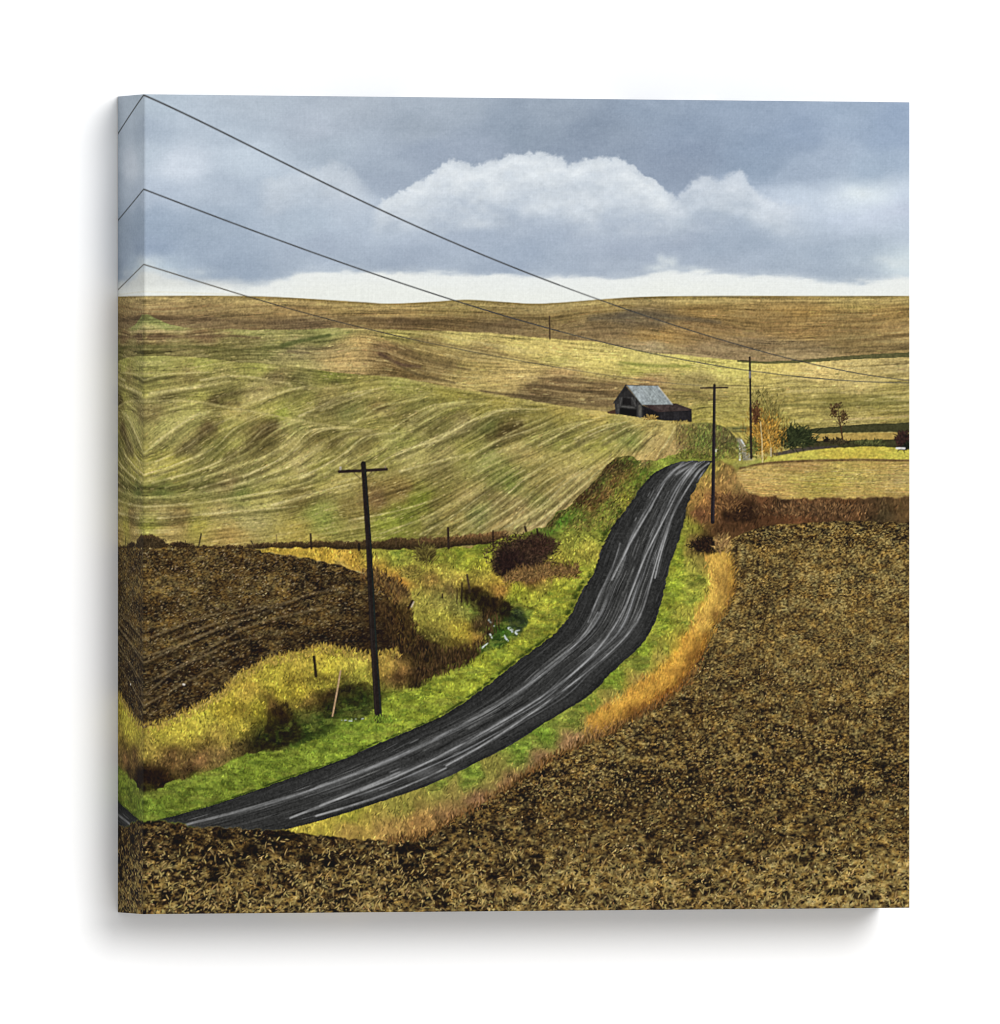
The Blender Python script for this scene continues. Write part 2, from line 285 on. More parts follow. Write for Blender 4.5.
def paint_hills():
    global AF
    AF = field(ANG, sy=1.3, eps=60, p=1.6)[..., 0]
    hz = fx(HORIZON, XX); far = sstep(-.6, .6, YY-hz)
    fc_ = field(FAR_C, sy=3.2, eps=30, p=1.8)*np.array([1.04, 1.05, 1.06], F)
    fc_ = fc_+(np.array([178,153,90], F)-fc_)*(.55*np.exp(-((YY-hz-4)/5.5)**2))[..., None]
    over(far, fc_, 1)
    over(far*np.exp(-((YY-hz-.5)/1.6)**2)*.5, (110,92,44))
    farm = far*(YY < fx(FARB, XX)+2)
    global L1, L2, L3
    w1 = rng.random((NY//6+1, NX//9+1)).astype(F); big = np.kron(w1, np.ones((6, 9), F))[:NY, :NX]
    L1 = lic(gauss(big, 1.6), AF, 30, 1.6, 290, 560)     # broad rows
    w2 = rng.random((NY//2+1, NX//2+1)).astype(F); L2 = lic(gauss(np.kron(w2, np.ones((2, 2), F))[:NY, :NX], .8), AF, 16, 1.2, 290, 560)
    w4 = gauss(rng.random((NY, NX)).astype(F), .75); L4 = lic(w4, AF, 46, 1.3, 290, 560)
    L3 = lic(gauss(rng.random((NY, NX)).astype(F), .6), AF, 4, 1.0, 290, 560)
    def rows_on(mask, a1, a2, a3, warm, a4=0.):
        v = (a4*np.clip(L4, -2.4, 2.4)+a1*np.clip(L1, -2.2, 2.2)+a2*np.clip(L2, -2.4, 2.4)+a3*np.clip(L3, -2.6, 2.6))[..., None]
        lt = IMG+(np.array([206,188,122], F)-IMG)*np.clip(v*1.5*warm, 0, .8)
        over(mask, np.where(v > 0, lt, IMG*(1+np.clip(v, -.6, 0))))
    rows_on(farm, .045, .03, .02, .6, .10)
    flow_strokes(farm, AF, 1500, (4, 14), (.6, 1.1), .8, 1.2, .4, 294, 364)
    for pts, c, w, a in (([(144,316),(170,318),(230,321),(300,323),(340,321)],(84,66,44),4,.3),([(160,309),(230,306),(330,309)],(110,84,50),2.5,.3),
        ([(340,318),(400,321),(470,325),(520,327)],(82,64,40),6,.35),([(590,318),(640,314),(700,320),(720,322)],(80,70,54),6,.4),([(560,312),(620,306),(700,307),(780,304),(900,305)],(112,88,46),2,.35),
        ([(640,340),(700,333),(760,337)],(176,138,72),3,.35),([(745,345),(800,347),(850,342),(910,336)],(98,76,44),1.6,.5),([(700,352),(760,355),(830,350),(910,347)],(104,84,52),1.8,.4),([(760,328),(830,331),(910,325)],(110,82,46),2,.4)):
        over(blur(dline(dense(pts), w, w*.6), 1.4)*farm*np.clip(a*1.5*(.35+1.1*nz(14, 4, 3, 77)), 0, 1), c)
    fb = fx(FARB, XX); mid = sstep(-.8, .8, YY-fb+(nz(9, 5, 2, 3)-.5)*1.6)
    over(mid, field(MID_C, sy=2.4, eps=36, p=1.7)*np.array([1.05, 1.03, 1.0], F), 1)
    rg = fx(RIDGE, XX); midm = mid*(YY < rg+2)
    rows_on(midm, .035, .04, .03, .9, .095)
    flow_strokes(midm, AF, 3500, (3, 12), (.6, 1.1), .74, 1.24, .45, 312, 432, (205,185,115), .14)
    # windrow stripes of the mid slope
    st = [([(398,352),(430,362),(470,370)],(98,80,46),2.5),([(398,365),(420,375),(455,383)],(92,76,44),2.5),([(410,337),(450,345),(500,354),(538,362)],(112,92,52),1.8),([(538,378),(600,384),(660,388),(700,392)],(104,84,52),2),([(530,385),(590,392),(615,396)],(92,74,46),3),([(480,391),(540,398),(600,406)],(84,68,42),2.2),
        ([(520,378),(570,376),(640,384)],(188,160,98),1.2),([(540,389),(590,396),(612,400)],(170,145,90),1.2),([(620,363),(660,366),(690,366)],(128,130,52),3),([(420,346),(470,352),(540,364)],(180,160,90),1),([(148,337),(230,336),(260,338)],(92,70,46),2.2),([(144,347),(200,347),(250,352)],(88,84,40),3),([(282,346),(300,341),(330,335)],(80,86,40),4.5),([(288,351),(310,353)],(86,72,48),1.8),([(380,354),(400,364),(420,367)],(84,62,44),4),
        ([(144,331),(190,332)],(186,160,108),1.5),([(760,396),(820,399),(910,394)],(132,120,56),1.6),([(760,406),(840,404),(910,402)],(112,104,48),3),([(770,378),(850,380),(910,385)],(196,174,104),1.4),([(790,391),(860,393),(905,398)],(190,170,100),1.2),([(840,420),(910,416)],(190,165,105),2),([(560,366),(610,362),(650,372)],(214,196,104),1.4)]
    for pts, c, w in st:
        over(blur(dline(dense(pts), w, w*.7), 1.1)*midm*np.clip(.25+1.3*nz(11, 4, 3, 78), 0, 1)*.95, c)
    # dark green tree line across the slope
    over(sstep(.3, .6, dline(dense([(738,361),(763,362.4),(792,361.8),(820,360),(845,358),(880,356),(912,354.6)]), 2.0, 5.0)*(.6+.8*nz(5, 4, 3, 79)))*.85, (74,74,40))
    near = sstep(-.8, .8, YY-rg+(nz(8, 5, 2, 4)-.5)*1.8)
    nearm = near*(YY < 560)*(XX < 760)
    nc = field(NEAR_C, sy=1.25, eps=48, p=1.7)*np.array([1.06, 1.045, 1.0], F)
    over(nearm, nc*.90+np.array([134,126,66], F)*.10, 1)
    # soft broad rolls, then the mown rows that follow the ground
    rows_on(nearm*(XX < 684), .02, .04, .0, .8, .055)
    folds = [[(136,464),(144,459),(167,438),(190,419),(209,413)],[(144,484),(167,472),(193,461),(216,442),(235,423),(254,417)],[(190,483),(201,480),(243,465),(269,457),(292,442),(307,432),(334,428)],[(240,482),(269,472),(307,457),(334,444),(357,436),(387,432)],[(300,478),(326,469),(380,450),(402,440),(425,434)],
        [(280,428),(296,421),(323,408),(349,398),(387,393)],[(340,430),(357,423),(387,412),(410,400),(433,393)],[(388,442),(402,434),(425,415),(456,404),(486,400)],[(430,446),(448,436),(475,423),(501,410),(530,405)],[(236,410),(250,404),(277,394),(304,389)],[(425,524),(459,503),(486,488),(524,465),(545,458)],[(478,470),(505,452),(540,436),(580,424)],
        [(144,500),(200,494),(260,482),(330,474)],[(144,516),(220,512),(300,500),(352,488)],[(470,528),(500,508),(530,486),(560,470),(590,460)],[(510,528),(545,505),(575,480),(612,458)],[(580,446),(610,430),(640,424)],[(150,396),(190,388),(220,384)]]
    for k, r in enumerate(folds):
        q = dense(r)
        over(blur(dline(q+np.array([3.4, 5.2]), 6.5, 3.5), 2.6)*nearm*np.clip(1.3*nz(18, 18, 3, 320+k), 0, 1)*.5, (88,86,38))
        over(blur(dline(q+np.array([-.6, -.8]), 4.6, 2.4), 1.7)*nearm*np.clip(1.35*nz(18, 18, 3, 340+k), 0, 1)*.55, (198,184,108))
    rows = [[(144,452),(165,436),(190,417),(215,408)],[(144,474),(180,462),(215,447),(235,428),(262,414)],[(150,482),(200,468),(240,448),(262,428),(285,419)],[(165,489),(230,470),(270,455),(300,430),(325,427)],
        [(200,489),(260,470),(290,452),(310,432),(335,428)],[(230,486),(290,465),(320,445),(345,432),(370,430)],[(240,497),(300,484),(340,464),(365,440),(395,433)],[(270,505),(330,488),(360,482)],[(258,402),(285,393),(310,387)],[(144,398),(190,388),(230,382)],[(150,392),(215,384)],
        [(300,417),(325,405),(345,396),(385,388)],[(355,424),(380,408),(410,402),(440,396)],[(390,430),(425,408),(455,402)],[(398,455),(420,445),(450,432),(475,420),(510,412)],[(400,436),(425,420),(455,406),(490,402)],[(450,436),(475,424),(500,412),(545,410)],[(470,455),(500,438),(530,428),(560,415)],
        [(520,448),(560,428),(590,420)],[(575,438),(600,426),(625,421)],[(600,442),(625,428),(640,424)],[(630,452),(650,434),(658,424)],[(655,458),(668,440),(675,426)],[(420,535),(455,515),(490,490),(525,470)],[(440,530),(480,508),(520,480),(545,468)],[(480,530),(520,505),(545,485),(570,470)],[(505,528),(540,508),(565,485),(595,466)],
        [(525,528),(550,512),(575,490),(605,466)],[(540,528),(560,506),(585,484),(610,460)],[(400,470),(430,462),(470,452)],[(470,478),(500,462),(530,452)],[(144,506),(200,502),(250,494),(310,486)],[(160,518),(230,512),(300,506)],[(300,470),(330,458),(350,452)],
        [(150,446),(172,430),(200,412)],[(156,462),(186,448),(212,428),(236,416)],[(210,470),(250,452),(276,432),(300,422)],[(245,478),(290,456),(318,434),(350,428)],[(300,478),(340,456),(366,436),(400,432)],[(340,474),(372,456),(398,438),(430,420)],[(365,474),(400,452),(440,440),(470,430)],
        [(425,446),(452,430),(486,412),(520,406)],[(490,444),(520,428),(552,414)],[(540,446),(575,428),(605,416)],[(560,450),(600,432),(632,421)],[(615,450),(640,430),(650,422)],[(460,528),(495,506),(528,478),(555,458)],[(492,529),(528,506),(555,486),(585,466)],[(515,528),(545,508),(578,482),(600,468)],[(532,527),(556,508),(580,488)],
        [(320,412),(350,400),(372,392)],[(410,420),(440,406),(470,401)],[(200,380),(240,376),(290,384)],[(144,380),(170,374),(210,372)],[(170,410),(196,402)],[(350,520),(400,510),(440,498)],[(380,534),(420,520),(450,504)]]
    for k, r in enumerate(rows):
        q = dense(r); off = rng.normal(0, 1, 2)
        m = blur(dline(q+off, rng.uniform(1.2, 2.4), .9), .8)
        over(m*nearm*np.clip(1.5*nz(11, 11, 3, 120+k), 0, 1)*.9, (204,188,120) if k % 3 else (192,180,102))
        m = blur(dline(q+off+np.array([2.0, 3.2]), rng.uniform(2.0, 4.2), 1.2), 1.3)
        over(m*nearm*np.clip(1.5*nz(11, 11, 3, 160+k)-.05, 0, 1)*.6, (84,76,38))
    for pts, w, a in (([(240,404),(210,401),(232,394),(262,389)],3.5,.7),([(176,452),(196,440),(214,426),(222,420)],7,.5),([(228,458),(246,447),(262,434),(276,421)],10,.45),([(280,408),(306,388),(288,378)],3,.3),([(305,420),(325,404),(345,398)],5,.35),([(488,438),(504,434),(520,424)],7,.55),([(148,490),(190,487),(225,484)],4,.4),
        ([(330,446),(352,434),(372,432)],6,.35),([(430,432),(444,420),(462,412)],4,.4),([(560,438),(568,432)],3,.5),([(610,434),(630,424)],3,.35),([(160,399),(176,395)],3,.5),([(360,502),(385,494),(420,488)],5,.35),([(440,520),(470,500),(500,484)],3,.4),([(500,522),(530,500),(550,484)],3,.4),([(165,517),(190,515)],3,.4),([(262,376),(296,379)],4,.4)):
        over(blur(dline(dense(pts), w, w*.8), 2)*nearm*a*(.3+1.1*nz(7, 6, 3, 99)), (66,54,28))
    crest = dline(dense([(140,401),(190,401),(225,407),(258,412.5),(300,421),(340,427),(372,430)]), 2.2, 1.6)
    over(blur(crest, 1)*nearm*.6, (190,174,104))
    rows_on(nearm*(XX < 684), .012, .02, .03, .9, .03)
    flow_strokes(nearm, AF, 6000, (2, 7), (.5, .9), .76, 1.2, .42, 352, 548, (206,184,116), .16, x1=760, batches=6)
    over(blur(nearm*np.exp(-((YY-rg-1.2)/1.5)**2)*(XX > 380)*(XX < 690), .8)*.4, (196,178,100))

# ------------------------------------------------------------------ ditch, verges, fields
VERGE_C = cps('300,553,205,158,50;330,557,210,158,45;350,562,204,148,45;380,570,209,153,50;400,580,204,132,45;340,568,188,152,76;390,585,172,112,46;'
 '380,553,152,142,45;400,555,140,150,45;420,553,152,152,40;440,556,130,135,35;460,555,120,130,30;480,550,130,140,35;420,565,167,152,50;440,570,187,162,55;410,572,150,130,50;470,563,167,162,40;485,563,184,168,40;480,570,162,142,45;460,580,187,152,55;430,580,172,127,55;450,590,108,83,44;480,585,204,163,55;500,580,194,153,45;500,590,172,112,45;515,590,167,162,35;510,600,150,150,35;'
 '400,603,140,130,50;420,605,167,152,55;440,600,162,147,60;455,605,140,130,55;470,610,118,123,44;420,620,167,152,50;440,620,172,157,50;410,625,140,120,45;450,630,194,163,40;465,630,189,153,40;475,640,172,122,45;460,645,140,115,40;440,635,118,103,40;'
 '470,592,42,32,14;480,598,38,30,17;495,603,58,36,24;505,612,38,38,20;490,615,58,38,28;480,625,62,42,28;400,635,38,28,17;420,645,33,24,14;440,660,42,30,17;400,655,40,28,19;460,655,58,40,21;380,625,58,43,28;'
 '495,620,50,82,20;505,630,60,97,25;500,640,50,82,25;520,625,44,60,38;490,650,66,92,30;515,615,40,52,28;530,615,110,125,35;'
 '390,655,170,128,45;400,665,142,96,45;385,665,173,132,50;395,675,88,58,34;415,670,58,40,24;'
 '160,735,173,152,40;180,730,189,163,45;200,720,189,168,45;230,710,194,163,40;250,690,199,158,50;270,680,189,163,45;300,665,184,153,45;320,655,172,142,40;330,665,194,168,40;350,665,189,163,50;360,675,167,152,45;240,730,178,152,45;220,740,189,153,55;260,710,172,152,35;280,695,189,163,40;300,690,194,163,40;320,685,162,142,40;150,745,162,132,50;170,757,118,83,44;200,762,128,88,49;220,755,140,105,55;190,772,72,48,28;150,778,46,28,19;162,782,42,26,17;240,748,88,68,34;250,748,50,40,22;273,703,78,52,27;280,713,56,36,19;285,730,32,42,17;270,740,27,35,14;300,725,46,56,20;310,702,112,85,35;325,697,68,48,24;330,707,38,42,19;350,692,42,40,19;345,706,48,62,21;360,700,53,73,24;365,712,50,55,25;320,720,55,75,25;300,735,45,60,22;262,745,40,40,18;'
 '150,800,112,143,30;200,785,127,153,35;250,772,118,143,30;300,757,122,153,35;350,732,127,158,35;400,705,138,168,35;440,690,153,168,35;480,670,153,173,35;520,645,153,168,35;540,620,157,162,40;560,600,152,162,35;580,580,152,157,35;560,580,167,162,40;530,600,167,157,40;560,560,167,147,45;590,550,172,152,50;600,530,142,147,45;570,540,162,152,50;580,520,112,112,40;610,510,137,142,45;540,572,140,90,45;530,578,118,73,39;560,573,130,95,40;545,548,140,135,45;'
 '560,520,80,142,30;570,510,100,132,35;590,505,93,63,29;580,500,78,58,29;600,495,130,90,45;610,482,118,83,39;600,480,85,110,35;620,470,68,58,29;610,465,68,48,29;590,490,58,48,29;550,520,68,43,29;545,528,100,120,40;625,500,152,142,40;640,485,110,132,35;650,470,95,122,30;630,478,130,100,40;635,465,90,110,35;645,462,150,110,70;660,459,140,150,50')
RVERGE_C = cps('705,480,172,132,60;700,500,167,117,55;720,490,152,112,55;690,525,142,142,40;685,540,152,163,40;680,560,152,163,35;675,590,147,163,35;660,620,142,158,35;640,650,132,153,35;615,680,122,153,30;590,705,127,147,40;570,715,132,142,45;545,735,112,143,35;520,750,117,142,40;490,768,140,132,52;450,788,152,132,58;400,803,152,142,52;350,815,152,147,40;320,826,184,163,50;440,780,130,140,45;470,775,120,140,40;'
 '695,545,130,100,50;705,545,45,28,18;700,565,152,127,55;715,575,214,163,60;720,590,209,158,60;710,610,214,153,50;700,630,192,137,55;690,640,219,153,45;680,655,219,153,40;670,670,214,143,40;650,685,219,143,40;630,700,204,132,50;610,710,184,127,60;695,655,204,163,55;684,677,150,88,28;662,692,128,72,23;640,707,118,72,28;600,727,150,105,63;570,742,152,112,70;540,762,152,112,70;510,787,145,105,63;480,802,140,100,63;450,817,145,105,60;420,827,167,122,60;390,835,178,137,65;350,830,178,142,60;665,655,165,142,58;640,675,180,142,66;615,695,152,142,58;685,620,160,150,48;695,600,150,155,45;700,582,150,158,45;698,566,148,150,48;684,625,148,155,45;668,650,140,150,42;640,668,136,150,42;'
 '715,500,130,85,45;730,480,167,127,65;700,515,118,73,44;730,515,58,36,24;745,510,48,28,19;760,500,112,71,40;720,525,88,58,34;800,506,122,78,42;850,506,108,70,38;900,505,98,72,40;770,514,92,58,34;820,516,84,56,34;880,516,68,55,34;785,504,56,40,26;825,504,100,68,38;755,506,62,44,28;870,510,84,60,36;795,518,120,74,42;840,512,84,58,35;690,470,184,143,60;708,468,162,152,60;740,480,184,147,75;725,470,130,100,50;735,465,140,120,50;742,525,95,62,36')

def grass_edge(d, x, y, amp, s, seed):
    return d+(fbm(x/s, y/s, 3, seed)-.5)*2*amp

def blades(mask, n, Lr, wr, lo, hi, alpha, box, spread=22, base=-90, src=None, yshift=.35, batches=10):
    x, y = scatter(n, mask, *box)
    A = IMG.copy() if src is None else src
    L = rng.uniform(*Lr, len(x))
    c = shade(at(A, x, y-L*yshift).astype(float), lo, hi)
    strokes(x, y+L*.2, L, base+rng.normal(0, spread, len(x)), rng.uniform(*wr, len(x)), c, alpha, mask, curl=rng.normal(0, .35, len(x)), batches=batches)

def paint_verges():
    global VB, RB, LEFTV, RIGHTV
    lx = fy(LFT, YY); rx = fy(RGT, YY)
    # left: from the fence strip and the bank down to the road
    bank = [(545,527),(552,521),(560,512),(580,496),(596,480),(606,467),(615,459),(626,456.5),(640,459),(655,460.5),(664,458),(690,452),(714,457),(720,466),(700,500),(600,620),(400,760),(100,840),(100,722),(144,727),(165,722),(188,711),(210,700),(226,689),(240,673),(255,667),(268,659),(300,651),(322,640),(345,640),(400,600),(380,580),(340,566),(300,556),(262,552),(246,550),(262,548.5),(300,548.5),(412,549),(450,547),(480,545),(505,538)]
    LEFTV = rough(bank, 3.0, 9, 21, 2.0)
    VB = field(VERGE_C, sy=1.0, eps=26, p=1.8)
    over(LEFTV, VB, 3)
    gv = [(130,798),(144,792),(158,790),(172,782),(192,777),(215,768),(236,757),(262,752),(290,750),(312,741),(335,732),(350,727),(362,721),(372,712),(384,702),(402,692),(420,684),(442,670),(462,661),(486,652),(504,646),(518,636),(530,620),(536,608),(548,596),(560,590),(575,580),(600,560),(640,520),(640,560),(600,640),(500,720),(380,790),(164,850),(100,850)]
    gm = rough(gv, 3.5, 8, 27, 3.0)*LEFTV
    gc = field(cps('140,812,96,122,32;180,800,108,134,33;220,785,104,130,31;260,768,108,134,30;300,755,114,144,33;340,742,108,136,32;380,722,126,154,34;420,700,136,160,35;460,680,144,164,36;500,662,148,166,36;530,640,150,164,36;560,605,152,162,37;590,565,150,155,40;620,530,140,146,42;540,618,158,162,40;200,772,122,140,38;300,748,118,136,34;400,694,146,164,38;440,676,156,168,40;480,657,158,170,38'), sy=1.0, eps=300, p=1.5)
    gc = gc*np.array([1.06, 1.0, 1.05], F); VB = VB*(1-gm[..., None]*.92)+gc*gm[..., None]*.92
    over(LEFTV, VB, 3)
    RB = field(RVERGE_C, sy=1.0, eps=26, p=1.8)
    # right: rough grass around the second pole, verge between road and ploughed field
    RIGHTV = blur(rough([(713,461),(722,462),(730,465),(738,474),(741,486),(750,494),(772,498),(800,499),(850,499),(930,500),(930,530),(846,524),(764,530),(735,541),(733,560),(734,586),(727,611),(709,633),(702,661),(691,683),(669,703),(620,729),(578,749),(530,776),(500,797),(455,822),(422,841),(389,850),(320,842),(270,834),(344,808),(434,778),(512,738),(590,688),(640,640),(655,600),(668,550),(682,500),(700,470)], 3.2, 6, 23, 2.5), 1.2)
    over(RIGHTV, RB, 3)

def paint_fence_strip():
    t = fx(FENCE_T, XX); b = fx(FENCE_B, XX)
    m = sstep(-1, 1.2, YY-t+(nz(4, 5, 3, 33)-.5)*5)*(1-sstep(-1, 1, YY-b+(nz(5, 5, 2, 36)-.5)*2.5))*(1-sstep(500, 515, XX))
    col = np.array([66,48,28], F)*(1-sstep(0, 1, (YY-t)/np.maximum(b-t, 1))[..., None]*.45)+np.array([30,18,8], F)*sstep(380, 470, XX)[..., None]*sstep(0,.9,(b-YY)/np.maximum(b-t,1))[..., None]
    over(m*.95, col, 1)
    mm = m*(YY > 520)
    blades(mm, 3600, (2, 5), (.5, .85), .7, 1.45, .4, (X0, 515, 530, 553), 24)
    over(rough([(440,548.5),(480,545.8),(484,547),(450,549.5)], 1, 4, 37)*.5, (150,110,60))

def soil(mask, tone, near, seed, hi=(184,156,88), con=1.0):
    n = 0; wsum = 0
    for k, sc in enumerate((1.2, 1.9, 3.6)):             # grain size grows towards the viewer
        w = np.clip(1-np.abs(near*2-k), 0, 1)
        if w.max() <= 0: continue
        wx = XX+YY*.13; wy = YY-XX*.04
        n = n+w*(fbm(wx/(sc*1.5), wy/sc, 4, seed+k*11, .57)-.5)*(1, 1.02, 1.05)[k]; wsum = wsum+w
    n = n/np.maximum(wsum, .01); n2 = nz(13, 7, 3, seed+20)-.5+.6*(nz(34, 12, 3, seed+23)-.5)
    v = np.clip(n*1.75*con+tone+n2*.55, 0, 1)
    st = np.array([0, .2, .4, .6, .8, 1.0])
    C = np.array([[30,22,15],[56,42,25],[88,69,38],[120,97,50],[150,124,63],hi], F)
    col = np.stack([np.interp(v, st, C[:, k]) for k in range(3)], -1)
    tint = nz(6, 5, 3, seed+31)[..., None]-.5
    return col*(1+tint*np.array([.26, .06, -.30], F))

def paint_fields():
    global LF, RF
    # left ploughed field
    LF = rough(LFIELD, 2.6, 6, 41, 1.6)
    tn = field(cps('150,555,.40;250,556,.32;300,562,.24;150,575,.36;160,585,.62;200,584,.56;240,590,.46;280,585,.42;320,585,.28;150,605,.30;200,605,.34;250,600,.44;300,600,.36;340,600,.34;380,600,.30;330,575,.20;150,640,.34;200,630,.36;250,625,.34;300,620,.30;350,620,.22;390,620,.16;150,670,.28;200,655,.34;250,645,.26;300,640,.20;350,640,.16;400,640,.10;150,700,.28;200,685,.26;170,718,.3;420,640,.08', 3), sy=1.6, eps=60)[..., 0]
    over(LF, soil(LF, tn*.85+.03, np.clip((YY-550)/400, 0, 1), 300, (150,130,88), .62), 2)
    rw = [[(140,659),(170,648),(200,636),(230,626),(270,610),(310,594),(345,588)],[(144,663),(180,646),(218,628),(250,616)],[(152,680),(190,660),(226,638),(250,626),(290,615),(330,606)],[(144,695),(180,668),(230,644),(262,636)],[(144,640),(200,618),(260,605)],[(144,706),(190,680),(240,655)],[(170,640),(230,618),(290,601)]]
    for k, r in enumerate(rw):
        g = .3+.9*nz(4, 3, 3, 210+k)
        over(blur(dline(dense(r), 1.9, 1.4), .8)*LF*np.clip(.4+.6*g, 0, 1)*.72, (128,110,76))
        over(blur(dline(dense(r)+np.array([1, 3.0]), 2.6, 1.6), .9)*LF*np.clip(.4+.6*g, 0, 1)*.66, (34,27,19))
    x, y = scatter(6000, LF, X0, 430, 548, 732); o = rng.permutation(len(x)); x, y = x[o], y[o]
    pal = np.array([[150,128,84],[118,98,60],[30,22,16],[24,18,14],[92,72,44],[168,148,108]])
    strokes(x, y, rng.uniform(1.2, 3.6, len(x)), rng.normal(-18, 28, len(x)), rng.uniform(.5, 1.0, len(x)), shade(pal[rng.integers(0, 6, len(x))], .8, 1.1), .32, LF*np.clip(at(tn, XX, YY)*2+.25, 0, 1), batches=5)
    over(blur(rough([(366,600),(412,598),(404,612),(412,630),(432,650),(380,656),(362,640)], 4, 9, 45, 3), 5)*.5*LF, (40,28,18))
    over(dline([(183.3,684.4),(184.3,684.6)], 2)*.9, (215,205,190))
    # right and foreground ploughed field
    F_ = fx(FORE, XX); R = fx(RFIELD, XX)
    edge = np.where(XX < 389, F_, R)
    RF = sstep(-1, 1, YY-edge+(nz(5, 5, 3, 51)-.5)*6*np.clip((YY-500)/200, .35, 1))
    rx = fy(RGT, YY)
    tn = field(cps('740,545,.50;760,535,.40;800,535,.44;860,528,.34;905,530,.28;750,560,.52;780,570,.55;820,560,.56;880,550,.56;740,600,.52;800,600,.56;850,600,.58;900,600,.58;720,640,.50;760,640,.52;820,640,.55;890,640,.54;710,670,.44;760,680,.50;830,680,.52;900,680,.50;690,700,.46;640,720,.50;660,740,.40;610,745,.46;590,760,.46;560,775,.40;520,800,.36;620,780,.34;680,760,.36;740,720,.48;820,720,.48;900,720,.44;650,775,.30;720,760,.42;800,760,.40;860,765,.32;900,760,.36;560,800,.36;620,810,.36;700,800,.34;760,800,.34;830,800,.38;890,800,.38;480,820,.34;440,840,.30;520,840,.42;600,840,.42;680,835,.40;750,845,.38;820,835,.44;890,840,.50;150,835,.24;200,840,.24;260,845,.24;320,850,.24;380,855,.26;440,860,.34;160,870,.34;230,870,.26;300,875,.30;360,880,.32;160,900,.48;220,900,.42;300,905,.44;380,905,.46;460,890,.46;540,880,.50;620,870,.52;700,870,.52;780,875,.56;860,880,.64;560,900,.54;650,890,.56;740,890,.60;820,895,.62;900,895,.66;905,870,.64;400,900,.48', 3), sy=1.4, eps=80)[..., 0]
    over(RF, soil(RF, tn, np.interp(YY, [520, 600, 700, 800, 860, 915], [0, .08, .3, .62, .9, 1.0]).astype(F), 400), 2)
    # faint drill rows
    rows = [[(758,556),(757,577),(752,602),(748,619)],[(737,545),(734,575),(733,600),(722,625)],[(745,545),(744,590),(738,625)],[(711,650),(705,665),(700,680)],[(716,640),(713,660),(708,676)],[(770,560),(768,600),(760,640)]]
    for k, r in enumerate(rows):
        g = .2+1.1*nz(4, 4, 3, 240+k)
        over(blur(dline(dense(r), 2.4, 2.0), .8)*RF*g*(.75 if k in (0,1,3) else .4), (38,28,18))
    for k in range(26):                                  # drill rows bend with the verge and run off to the far side
        u = k/25.; q = dense([(735+u*190, 534+4*u), (738+u*210, 575), (722+u*240, 625+10*u), (690+u*290, 690+16*u), (620+u*360, 752+14*u), (520+u*430, 812+10*u), (420+u*480, 862)])
        q = q+rng.normal(0, 1.2, 2)
        over(blur(dline(q, 1.6, 4.2), 1.0)*RF*np.clip(1.8*nz(9, 5, 3, 500+k)-.5, 0, 1)*(.52-.2*u)*sstep(880, 790, YY), (44,33,20))
    # big clods and hollows near the viewer
    n = 900; x = rng.uniform(140, 912, n); y = 826+90*rng.random(n)**.9; left = np.clip((520-x)/380, .12, 1)
    kx = rng.random(n) < .25+.75*left; x, y = x[kx], y[kx]; n = len(x)
    strokes(x, y, rng.uniform(2, 6, n), rng.normal(0, 25, n), rng.uniform(2, 4.2, n), shade(np.array([[30,22,16]]*n, float), .7, 1.5), .55, RF, batches=4)
    strokes(x-1, y-2.4, rng.uniform(1.5, 4, n), rng.normal(-10, 25, n), rng.uniform(.6, 1.4, n), shade(np.array([[136,110,66]]*n, float), .7, 1.3), .5, RF, batches=4)
    # clods and straw, growing towards the viewer
    for (n, y0, y1, l0, l1, w0, w1, a) in ((12000, 520, 680, 1.0, 2.2, .5, .8, .2), (12000, 660, 800, 1.2, 3.0, .5, 1.0, .28), (10000, 770, 918, 1.2, 4.2, .5, 1.1, .36)):
        x, y = scatter(n, RF, X0, X1, y0, y1); o = rng.permutation(len(x)); x, y = x[o], y[o]
        t = at(tn, x, y); pick = rng.random(len(x))
        straw = np.array([[160,135,74],[178,152,88],[134,110,58],[140,104,56],[188,164,104]]); clod = np.array([[24,18,13],[36,26,18],[52,38,24],[20,16,14]])
        c = np.where((pick < t*.95)[:, None], straw[rng.integers(0, 5, len(x))], clod[rng.integers(0, 4, len(x))])
        isst = pick < t*.95
        ang = np.where(isst, rng.choice([-60, -35, -110, 20, -80], len(x))+rng.normal(0, 22, len(x)), rng.normal(0, 30, len(x)))
        strokes(x, y, rng.uniform(l0, l1, len(x))*np.where(isst, 1, .7), ang, rng.uniform(w0, w1, len(x))*np.where(isst, .8, 1.5), shade(c.astype(float), .75, 1.15), a, RF, curl=rng.normal(0, .5, len(x)), batches=5)
    # few big dark hollows / stubble tufts at the bottom
    for (x, y, rx_, ry_) in ((840,892,16,4),(858,896,7,4),(875,897,9,4),(786,896,5,5),(535,868,9,5),(882,765,10,4),(858,791,9,5),(225,835,9,7),(305,858,8,7),(165,895,7,8),(215,875,8,7),(330,862,12,8),(250,850,10,6),(800,860,11,4),(410,850,14,7),(440,895,10,6),(180,840,8,6),(280,835,10,5)):
        over(sstep(.25, .7, np.exp(-((XX-x)/rx_)**2-((YY-y)/ry_)**2)*(.5+nz(3.5, 3.5, 3, int(x)))*1.0)*.75*RF, (24,18,14))
    NS = 1100
    x = rng.uniform(140, 912, NS); y = 838+78*rng.random(NS)**.55
    strokes(x, y, rng.uniform(3, 11, NS), rng.choice([-90, -60, -120, -30], NS)+rng.normal(0, 18, NS), rng.uniform(.5, .9, NS), shade(np.array([[186,158,90]]*NS, float), .65, 1.1), .45, RF, curl=rng.normal(0, .5, NS), batches=3)

